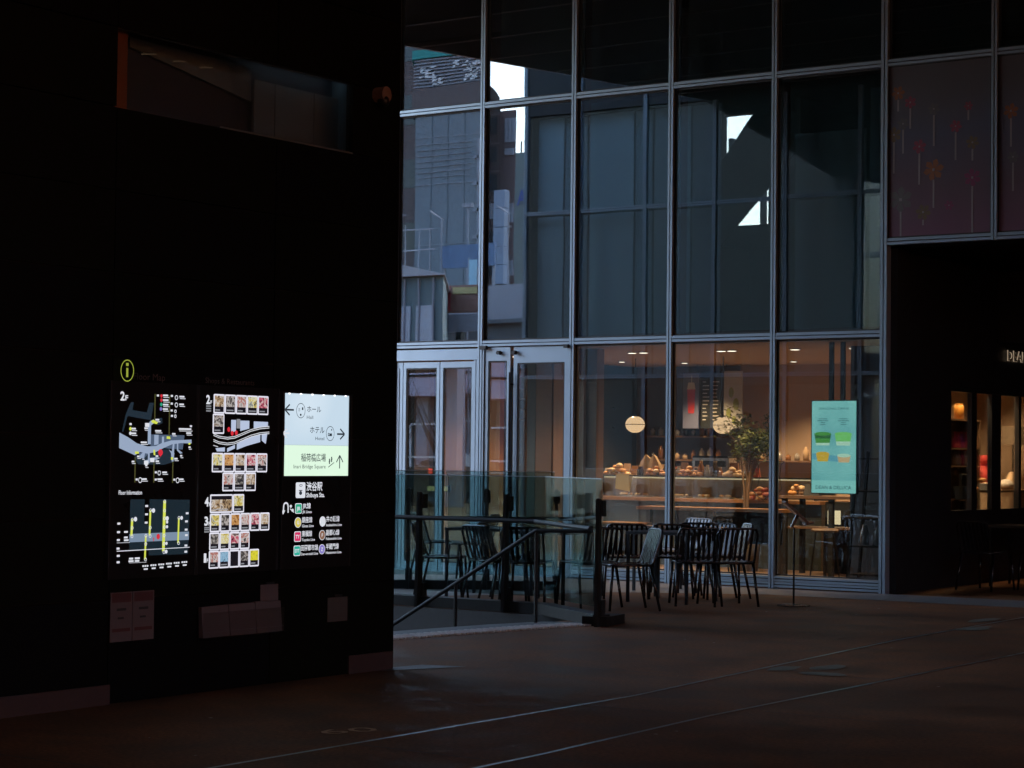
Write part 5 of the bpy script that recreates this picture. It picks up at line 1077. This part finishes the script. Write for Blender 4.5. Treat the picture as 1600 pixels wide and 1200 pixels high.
# ================================================================== TERRACE CHAIRS AND TABLES
# the chair faces +x in its own frame; every leg, frame and slat is a piece of its own
def make_chair():
    t = thing('terrace_chair', 'x', 'chair', (0, 0, 0), 'black slatted terrace chairs')
    W, D, SH, TH = .215, .21, .445, .79
    bx0, bx1 = -D, -D - .10                                       # foot and head of the backrest
    MB().tube([(bx0 + .02, -W, SH), (bx0 - .01, -W, SH + .03), (bx1 + .012, -W, TH - .06), (bx1, -W + .02, TH - .012), (bx1 - .002, -W + .06, TH), (bx1 - .002, W - .06, TH), (bx1, W - .02, TH - .012), (bx1 + .012, W, TH - .06), (bx0 - .01, W, SH + .03), (bx0 + .02, W, SH)], .0125, 8).build('back_frame', M_chair, t, True)
    n = 7
    sl = MB().hexa([(bx0, -.0135, SH + .025), (bx0 + .006, -.0135, SH + .02), (bx0 + .006, .0135, SH + .02), (bx0, .0135, SH + .025), (bx1 + .0, -.0135, TH), (bx1 + .006, -.0135, TH), (bx1 + .006, .0135, TH), (bx1 + .0, .0135, TH)]).build('slat', M_chair, t)
    ss = MB().hexa([(-D, -.017, SH), (D - .02, -.017, SH + .006), (D - .02, .017, SH + .006), (-D, .017, SH), (-D, -.017, SH + .006), (D - .02, -.017, SH + .012), (D - .02, .017, SH + .012), (-D, .017, SH + .006)]).build('slat', M_chair, t)
    for k in range(n):
        y = (k - (n - 1) / 2) * .053
        for o in (sl, ss):
            c = o if k == 0 else o.copy()
            if k: COL.objects.link(c); c.parent = t
            c.location = (0, y, 0)
    MB().tube([(-D, -W, SH), (D - .05, -W, SH), (D - .01, -W + .02, SH), (D, -W + .06, SH), (D, W - .06, SH), (D - .01, W - .02, SH), (D - .05, W, SH), (-D, W, SH)], .0125, 8).bar((-D, -W, SH - .008), (-D, W, SH - .008), .02, .02).build('seat_frame', M_chair, t, True)
    for s_ in (-1, 1):
        MB()  .tube([(D - .02, s_ * (W - .01), SH - .005), (D + .015, s_ * (W + .015), .002)], .016, 8, r1=.0135).build('leg', M_chair, t, True)
        MB().tube([(-D + .02, s_ * (W - .005), SH - .005), (-D - .075, s_ * (W + .02), .002)], .016, 8, r1=.0135).build('leg', M_chair, t, True)
    return t
proto = make_chair()
A = math.radians
CH = [  # x, y, direction it faces, label
    (4.66, -4.08, A(228), 'black slatted chair whose backrest slats catch the blue light, nearest the end post'),
    (5.10, -2.82, A(140), 'rightmost black terrace chair, seen from behind'),
    (4.82, -2.98, A(128), 'black chair seen from behind left of the rightmost chair'),
    (4.06, -2.22, A(128), 'black chair seen from behind at the left of the right table'),
    (4.38, -2.02, A(262), 'chair with bright slats behind the right table'),
    (4.47, -1.82, A(222), 'chair with a bright top rail behind the rightmost chair'),
    (3.72, -2.55, A(125), 'black chair with a dark curved back just behind the bright slatted chair'),
    (4.10, -1.62, A(118), 'dark chair on the far side of the right table'),
    (4.12, -3.92, A(152), 'black chair seen from behind just left of the end post'),
    (3.66, -4.30, A(110), 'black chair seen from behind through the near glass, under the slatted table'),
    (3.22, -4.20, A(75), 'black chair behind the middle glass post'),
    (2.50, -4.15, A(28), 'black chair in side view behind the sloping handrail'),
    (2.98, -3.62, A(20), 'leaning black chair in side view behind the middle glass post'),
    (0.18, -1.10, A(60), 'far black chair in front of the folding doors'),
    (0.75, -1.25, A(200), 'second far black chair near the folding doors'),
    (3.30, -0.62, A(255), 'dark chair close to the cafe glass under the bar line'),
    (3.60, -1.35, A(210), 'dark chair between the two tables near the cafe glass'),
]
def place(p, lst, i0=0):
    for i, (x, y, a, l_) in enumerate(lst):
        o = p if i == 0 else copy_tree(p)
        o.location = (x, y, 0); o.rotation_euler.z = a; o['label'] = l_; LOC[o.name] = Vector((x, y, 0))
place(proto, CH)
def make_table():
    t = thing('terrace_table', 'x', 'table', (0, 0, 0), 'black slatted terrace tables')
    S, H = .36, .735
    MB().box(-S, S, -S, -S + .025, H - .03, H).box(-S, S, S - .025, S, H - .03, H).box(-S, -S + .025, -S + .025, S - .025, H - .03, H).box(S - .025, S, -S + .025, S - .025, H - .03, H).build('rim', M_table, t)
    n = 13; s0 = MB().box(-S + .027, S - .027, -.017, .017, H - .012, H - .002).build('slat', M_table, t)
    for k in range(n):
        c = s0 if k == 0 else s0.copy()
        if k: COL.objects.link(c); c.parent = t
        c.location = (0, (k - (n - 1) / 2) * .0505, 0)
    for sx in (-1, 1):
        for sy in (-1, 1): MB().bar((sx * (S - .02), sy * (S - .02), .002), (sx * (S - .02), sy * (S - .02), H - .031), .028, .028, (0, 1, 0)).build('leg', M_table, t)
    return t
tp = make_table()
TB = [(4.42, -2.75, A(3), 'right slatted table standing among the chairs beside the end post'), (3.55, -1.85, A(0), 'slatted table near the cafe glass behind the bright slatted chair'),
      (3.50, -3.66, A(4), 'slatted table behind the near balustrade, left of the end post'), (2.55, -3.40, A(10), 'slatted table behind the left glass post')]
place(tp, TB)
# dark chairs and a table in the passage on the right
C2 = [(6.15, 1.55, A(80), 'dark chair in the unlit passage left of the passage table'), (6.62, 2.05, A(190), 'dark chair in the unlit passage right of the passage table')]
for x, y, a, l_ in C2:
    o = copy_tree(proto); o.location = (x, y, 0); o.rotation_euler.z = a; o['label'] = l_; o['group'] = 'chairs in the dark passage'
o = copy_tree(tp); o.location = (6.25, 2.6, 0); o.rotation_euler.z = A(2); o['label'] = 'dark table in the unlit passage under the shop window'; o['group'] = 'tables in the dark passage'
# music-stand like menu stand
ms_ = thing('menu_stand', 'thin black menu stand with a tilted tray in front of the glass', 'menu stand', (5.65, -2.4, 0))
MB().lathe((5.65, -2.4, .001), [(.17, 0), (.17, .008), (.02, .014)], 24).build('base', M_chair, ms_)
MB().tube([(5.65, -2.4, .01), (5.65, -2.4, .80)], .011, 8).build('pole', M_chair, ms_)
wv = Vector((-.565, .824, 0)) * .14; th_ = Vector((.016, .011, .019))
def slab(a, b_, w_, t_): MB().hexa([a - w_, b_ - w_, b_ + w_, a + w_, a - w_ + t_, b_ - w_ + t_, b_ + w_ + t_, a + w_ + t_]).build('tray' if (b_ - a).length > .2 else 'lip', M_chair, ms_)
slab(Vector((5.555, -2.465, 1.05)), Vector((5.75, -2.331, .835)), wv, th_)
slab(Vector((5.73, -2.345, .825)), Vector((5.80, -2.297, .845)), wv, Vector((0, 0, .018)))
MB().bar((5.63, -2.42, .80), (5.68, -2.38, .93), .04, .03).build('bracket', M_chair, ms_)

# ================================================================== THE CITY BEYOND (open side of the passage, x < -6): seen in the glass
def city(name, label, cat, loc): return thing(name, label, cat, loc)
G1 = mat('grey_cladding', (.185, .215, .245), .7, 0, .08, .4); G2 = mat('brown_cladding', (.12, .092, .090), .7, 0, .1, .5); G3 = mat('pale_green_wall', (.15, .20, .20), .7)
WN = mat('window_dark_glass', (.05, .06, .07), .15); WB = mat('window_pale', (.42, .47, .55), .4); TEAL = mat('teal_band', (.02, .26, .24), .6); CON = mat('pale_concrete', (.28, .29, .33), .8, 0, .1, .6)
def obl(xa, xb, y, dp, z0, z1, k=.70):
    return MB().hexa([(xa - k * dp, y - dp, z0), (xb - k * dp, y - dp, z0), (xb, y, z0), (xa, y, z0), (xa - k * dp, y - dp, z1), (xb - k * dp, y - dp, z1), (xb, y, z1), (xa, y, z1)])
t = city('grey_building', 'big plain grey building with a teal roof band and scaffold mesh', 'building', (-34, -50, 0))
obl(-35.3, -32.0, -45, 10, 0, 15.2).build('wall', G1, t)
obl(-35.4, -31.95, -44.9, 10, 15.2, 16.2).build('cornice', G2, t)
for z in (9.9, 12.3): MB().box(-35.31, -32.02, -44.995, -44.97, z, z + .03).build('joint', CON, t)
for k in range(7): MB().box(-35.2, -32.6, -44.995, -44.96, 12.6 + .22 * k, 12.63 + .22 * k).build('louvre', CON, t)
obl(-35.35, -32.0, -45.1, 9, 16.2, 17.4).build('upper_wall', mat('mesh_grey', (.15, .165, .19), .7), t)
for k in range(9): MB().box(-35.4, -32.02, -45.08, -45.02, 16.26 + .13 * k, 16.31 + .13 * k).build('scaffold_bar', CON, t)
wsm = mat('sky_reflection_patch', (.75, .78, .8), .6, 0, .4, 6)  # white flecks painted for sky reflections on the upper wall
for cx, cz, rx, rz, n in ((-32.55, 16.75, .42, .42, 34), (-34.7, 16.8, .35, .22, 16), (-34.25, 16.45, .22, .15, 7), (-33.4, 17.05, .2, .15, 5)):
    for k in range(n):
        x = cx + random.uniform(-rx, rx); z = cz + random.uniform(-rz, rz); a, b_ = random.uniform(.04, .16), random.uniform(.02, .05)
        x = min(x, -32.12)
        MB().hexa([(x - a, -45.0, z - b_), (x + a * .6, -45.0, z - b_ * .7), (x + a * .6, -44.985, z - b_ * .7), (x - a, -44.985, z - b_), (x - a * .8, -45.0, z + b_), (x + a, -45.0, z + b_ * .8), (x + a, -44.985, z + b_ * .8), (x - a * .8, -44.985, z + b_)]).build('sheet', wsm, t)
obl(-35.45, -31.97, -44.95, 9, 17.4, 17.75).build('roof_band', TEAL, t)
obl(-35.2, -32.4, -45.6, 7, 17.75, 18.6).build('roof_house', CON, t)
for z in (2.4, 4.8, 7.2, 14.2): MB().box(-35.28, -32.02, -44.995, -44.98, z, z + .03).build('joint', CON, t)
for x in (-34.5, -33.7, -32.9): MB().box(x, x + .025, -44.995, -44.98, .2, 15.1).build('joint', mat('grey_joint', (.13, .15, .17), .7), t)
for k in range(5): MB().box(-32.35, -32.05, -44.99, -44.8, 9.0 + 1.05 * k, 9.12 + 1.05 * k).build('bracket', CON, t)
MB().box(-32.14, -32.04, -44.9, -44.8, 2, 14).build('pipe', CON, t)
t = city('dark_tower', 'narrow dark brown tower left of the grey building', 'building', (-37.5, -48, 0)); obl(-40, -35.36, -46, 9, 0, 24, .74).build('wall', G2, t)
for k in range(8): MB().box(-39.6, -36, -46.02, -45.98, 2 + 2.6 * k, 3.2 + 2.6 * k).build('window', WN, t)
t = city('brown_building', 'brown office building with pale window bands beyond the open side', 'building', (-39, -60, 0))
obl(-40.5, -38.1, -55, 14, 0, 17.6).build('wall', G2, t)
prof_ = [(-40.5, 17.6), (-38.1, 17.6), (-38.35, 17.95), (-38.8, 18.3), (-39.4, 18.6), (-40.5, 18.6)]
mb = MB(); mb.poly([(x, -55, z) for x, z in prof_]).poly([(x - 9.8, -69, z) for x, z in prof_])
for (xa, za), (xb, zb) in zip(prof_, prof_[1:] + prof_[:1]): mb.quad((xa, -55, za), (xb, -55, zb), (xb - 9.8, -69, zb), (xa - 9.8, -69, za))
mb.build('roof', G2, t)
obl(-38.75, -37.68, -55.6, 12, 0, 17.1).build('side_wing', mat('brown_pale_cladding', (.22, .165, .17), .7, 0, .1, .5), t)
for z0, z1 in ((15.7, 16.75), (12.0, 12.9), (9.6, 10.3)):
    for k in range(3): MB().box(-38.25 + .19 * k, -38.09 + .19 * k, -55.59, -55.55, z0, z1).build('window', WB, t)
MB().box(-38.2, -37.75, -55.59, -55.5, 15.1, 15.4).build('sign_board', WB, t)
mb = MB(); write(mb, '不', (-38.2, -55.5, 11.2), .5, .6, (Vector((1, 0, 0)), Vector((0, 0, 1))), 'L', .02); mb.build('lettering', M_white, t)
for r in range(11):
    z = 3.2 + 1.28 * r
    MB().box(-40.4, -38.12, -55.0, -54.96, z + .82, z + .90).build('ledge', mat('brown_pale_cladding', (.22, .165, .17), .7, 0, .1, .5), t)
    for k in range(4): MB().box(-40.2 + .52 * k, -39.82 + .52 * k, -54.995, -54.97, z, z + .72).build('window', WN if (r * 3 + k) % 4 else WB, t)
t = city('pale_building', 'pale green building with a blue letter A far beyond the open side', 'building', (-51, -80, 0)); obl(-53, -50.2, -75, 10, 0, 18.6).build('wall', G3, t)
mb = MB(); write(mb, 'A', (-50.75, -74.9, 15.6), .7, .9, (Vector((1, 0, 0)), Vector((0, 0, 1))), 'L', .03); mb.build('lettering', mat('blue_letter', (.03, .08, .35), .5), t)
for k in range(8): MB().box(-50.3, -50.15, -74.99, -74.9, 16.5 + .25 * k, 16.65 + .25 * k).build('window', M_white, t)
MB().tube([(-50.8, -75.3, 18.6), (-50.8, -75.3, 19.3)], .05, 6).build('mast', M_post, t)
t = city('pylon_sign', 'tall segmented blue grey pylon sign beside the brown building', 'sign', (-27.7, -40, 0))
for k in range(5): MB().box(-27.92, -27.44, -40.3, -40, 7.7 + .69 * k, 8.37 + .69 * k).build('sign_panel', mat('blue_grey_sign', (.20, .25, .34), .5), t)
MB().box(-27.85, -27.5, -40.25, -40.05, 0, 7.69).build('post', M_post, t)
t = city('expressway', 'raised road with a pale concrete parapet crossing beyond the open side', 'bridge', (-30, -38, 0))
MB().box(-70, -22.6, -46, -35.3, 5.2, 6.0).build('deck', mat('dark_concrete', (.10, .11, .12), .8), t)
for k in range(12): MB().box(-70 + 4 * k, -66.03 + 4 * k, -35.3, -35.0, 6.0, 7.16).build('parapet', CON, t)
for x in (-62, -48, -34, -24): MB().box(x - .8, x + .8, -42, -40, 0, 5.2).build('pier', CON, t)
MB().box(-70, -22.6, -35.02, -34.98, 5.9, 6.03).build('edge_beam', mat('dark_concrete', (.10, .11, .12), .8), t)
for x in (-40, -33.5, -27, -24.2): MB().tube([(x, -35.6, 7.16), (x, -35.6, 9.6), (x - .5, -35.6, 9.9)], .035, 6).build('lamp_post', CON, t)
MB().box(-27.2, -24.9, -35.9, -35.8, 7.9, 8.7).build('road_sign', mat('road_sign_blue', (.10, .17, .30), .5), t)
for x in (-27.1, -25.0): MB().box(x - .04, x + .04, -35.95, -35.9, 7.16, 8.7).build('sign_post', CON, t)
t = city('billboard', 'red and yellow billboard below the raised road', 'billboard', (-22.2, -30, 0)); MB().box(-22.95, -21.3, -30.2, -30, 5.9, 6.72).build('panel', mat('billboard_brown', (.24, .12, .09), .6, 0, .5, 3), t); MB().box(-22.95, -22.5, -29.99, -29.96, 5.95, 6.68).build('red_field', mat('billboard_red', (.40, .05, .06), .6), t); MB().box(-22.4, -21.5, -29.99, -29.96, 6.45, 6.65).build('yellow_field', mat('billboard_yellow', (.45, .36, .15), .6), t); MB().box(-22.9, -21.4, -30.1, -30, 5.3, 5.85).build('lower_field', CON, t); MB().box(-22.3, -22.1, -30.2, -30, 0, 5.3).build('post', M_post, t)
t = city('footbridge_hall', 'teal grey footbridge hall with a curved pale roof beyond the open side', 'building', (-21, -26, 0)); obl(-25, -19.1, -25, 5, 4.1, 6.5).build('wall', mat('teal_grey_wall', (.12, .18, .20), .6, 0, .1, .8), t)
mb = MB(); arc = [(-25.5 + 6.6 * k / 10, 6.5 + .9 * math.sin(PI * (.5 + .5 * k / 10))) for k in range(11)]
for (xa, za), (xb, zb) in zip(arc, arc[1:]): mb.hexa([(xa - 3.6, -30, 6.5), (xb - 3.6, -30, 6.5), (xb, -24.8, 6.5), (xa, -24.8, 6.5), (xa - 3.6, -30, za + .02), (xb - 3.6, -30, zb + .02), (xb, -24.8, zb + .02), (xa, -24.8, za + .02)])
mb.build('roof', mat('pale_roof', (.36, .38, .42), .5), t)
for k in range(7): MB().box(-24.8 + .8 * k, -24.2 + .8 * k, -24.99, -24.95, 4.6, 5.7).build('window', WB, t)
for x in (-24, -20): MB().box(x - .2, x + .2, -27, -26.6, 0, 4.09).build('pier', CON, t)
for k in range(12): MB().box(-24.9 + .5 * k, -24.86 + .5 * k, -24.95, -24.90, 4.15, 6.45).build('mullion', CON, t)
t = city('scaffold', 'pale tube scaffold standing over the footbridge hall', 'scaffold', (-21.5, -27, 6.5))
for xa, xb, z in ((-22.6, -21.6, 8.5), (-21.9, -20.6, 8.05), (-22.3, -20.5, 7.45)): MB().tube([(xa, -26.5, z), (xb, -26.5, z)], .022, 6).build('tube', CON, t)
for x, z in ((-22.3, 8.5), (-21.75, 8.5), (-21.6, 8.2), (-21.1, 8.05), (-20.7, 8.05)): MB().tube([(x, -26.5, 6.5), (x, -26.5, z)], .018, 6).build('tube', CON, t)
t = city('blue_banner', 'pale blue upright banner beyond the open side', 'banner', (-23.1, -32, 0)); MB().box(-23.28, -22.98, -32.03, -32, 6.8, 7.72).build('cloth', mat('banner_blue', (.30, .50, .62), .6), t); MB().tube([(-23.3, -32.02, 0), (-23.3, -32.02, 7.8)], .03, 6).build('pole', CON, t)
t = city('street_bridge', 'low lilac grey street bridge with white railings beyond the open side', 'bridge', (-26, -36, 0))
MB().box(-34, -22, -37, -35.5, 3.6, 4.8).build('girder', mat('lilac_girder', (.50, .46, .56), .7, 0, .1, 1), t); MB().box(-34, -22, -35.49, -35.45, 4.25, 4.32).build('cable', M_post, t)
PR = mat('pale_rail', (.6, .6, .62), .5)
for z in (1.1, 1.5, 2.6): MB().box(-34, -22, -35.2, -35.14, z, z + .06).build('rail', PR, t)
for k in range(9): MB().box(-33.5 + 1.4 * k, -33.44 + 1.4 * k, -35.2, -35.14, 0, 2.65).build('rail_post', PR, t)
for x in (-33, -28, -23): MB().box(x - .25, x + .25, -36.6, -36, 0, 3.6).build('pier', CON, t)
t = thing('parked_car', 'dark car with glowing red tail lights on the street', 'car', (-23.9, -33, 0))
mb = MB(); mb.hexa([(-24.7, -34, .3), (-23.0, -34, .3), (-23.0, -30, .3), (-24.7, -30, .3), (-24.7, -34, 1.0), (-23.0, -34, 1.0), (-23.0, -30, 1.2), (-24.7, -30, 1.2)]); mb.hexa([(-24.6, -33.5, 1.0), (-23.1, -33.5, 1.0), (-23.1, -31, 1.2), (-24.6, -31, 1.2), (-24.45, -33.1, 1.5), (-23.25, -33.1, 1.5), (-23.25, -31.8, 1.5), (-24.45, -31.8, 1.5)]); mb.build('body', mat('car_paint', (.03, .035, .04), .25), t)
for x in (-24.66, -23.18):
    MB().box(x, x + .14, -29.995, -29.97, 1.0, 1.16).build('tail_light', emit('tail_red', (1.0, .08, .05), 3.5), t)
    for y in (-33.2, -30.8): MB().tube([(x - .02, y, .31), (x + .18, y, .31)], .3, 14).build('wheel', M_gasket, t)
MB().box(-24.4, -23.3, -31.25, -31.2, 1.05, 1.4).build('window', WN, t)
def bare_tree(x, y, h, label):
    t = thing('bare_tree', label, 'tree', (x, y, 0)); mb = MB(); mb.tube([(x, y, 0), (x, y, h * .4)], .09, 7, r1=.06); mb.build('trunk', mat('street_bark', (.08, .06, .05), .9), t); mb = MB()
    for k in range(26):
        a = random.uniform(0, 2 * PI); z0 = h * random.uniform(.3, .5); p = Vector((x, y, z0)); q = p + Vector((math.cos(a) * h * .22, math.sin(a) * h * .22, h * random.uniform(.25, .5))); mb.tube([p, (p + q) / 2 + Vector((0, 0, -.05)), q], .022, 4, r1=.006)
    mb.build('crown', mat('street_bark', (.08, .06, .05), .9), t)
bare_tree(-22.4, -27.0, 4.0, 'bare street tree left of the parked car'); bare_tree(-20.9, -27.5, 4.0, 'bare street tree right of the parked car')
t = city('street_lamp', 'tall thin street lamp pole in front of the grey building', 'street lamp', (-26.5, -36.5, 0)); MB().tube([(-27.3, -37.5, 0), (-27.3, -37.5, 10.2)], .06, 8, r1=.035).build('pole', CON, t); MB().box(-27.5, -27.1, -37.6, -37.4, 10.2, 10.35).build('lamp_head', CON, t)
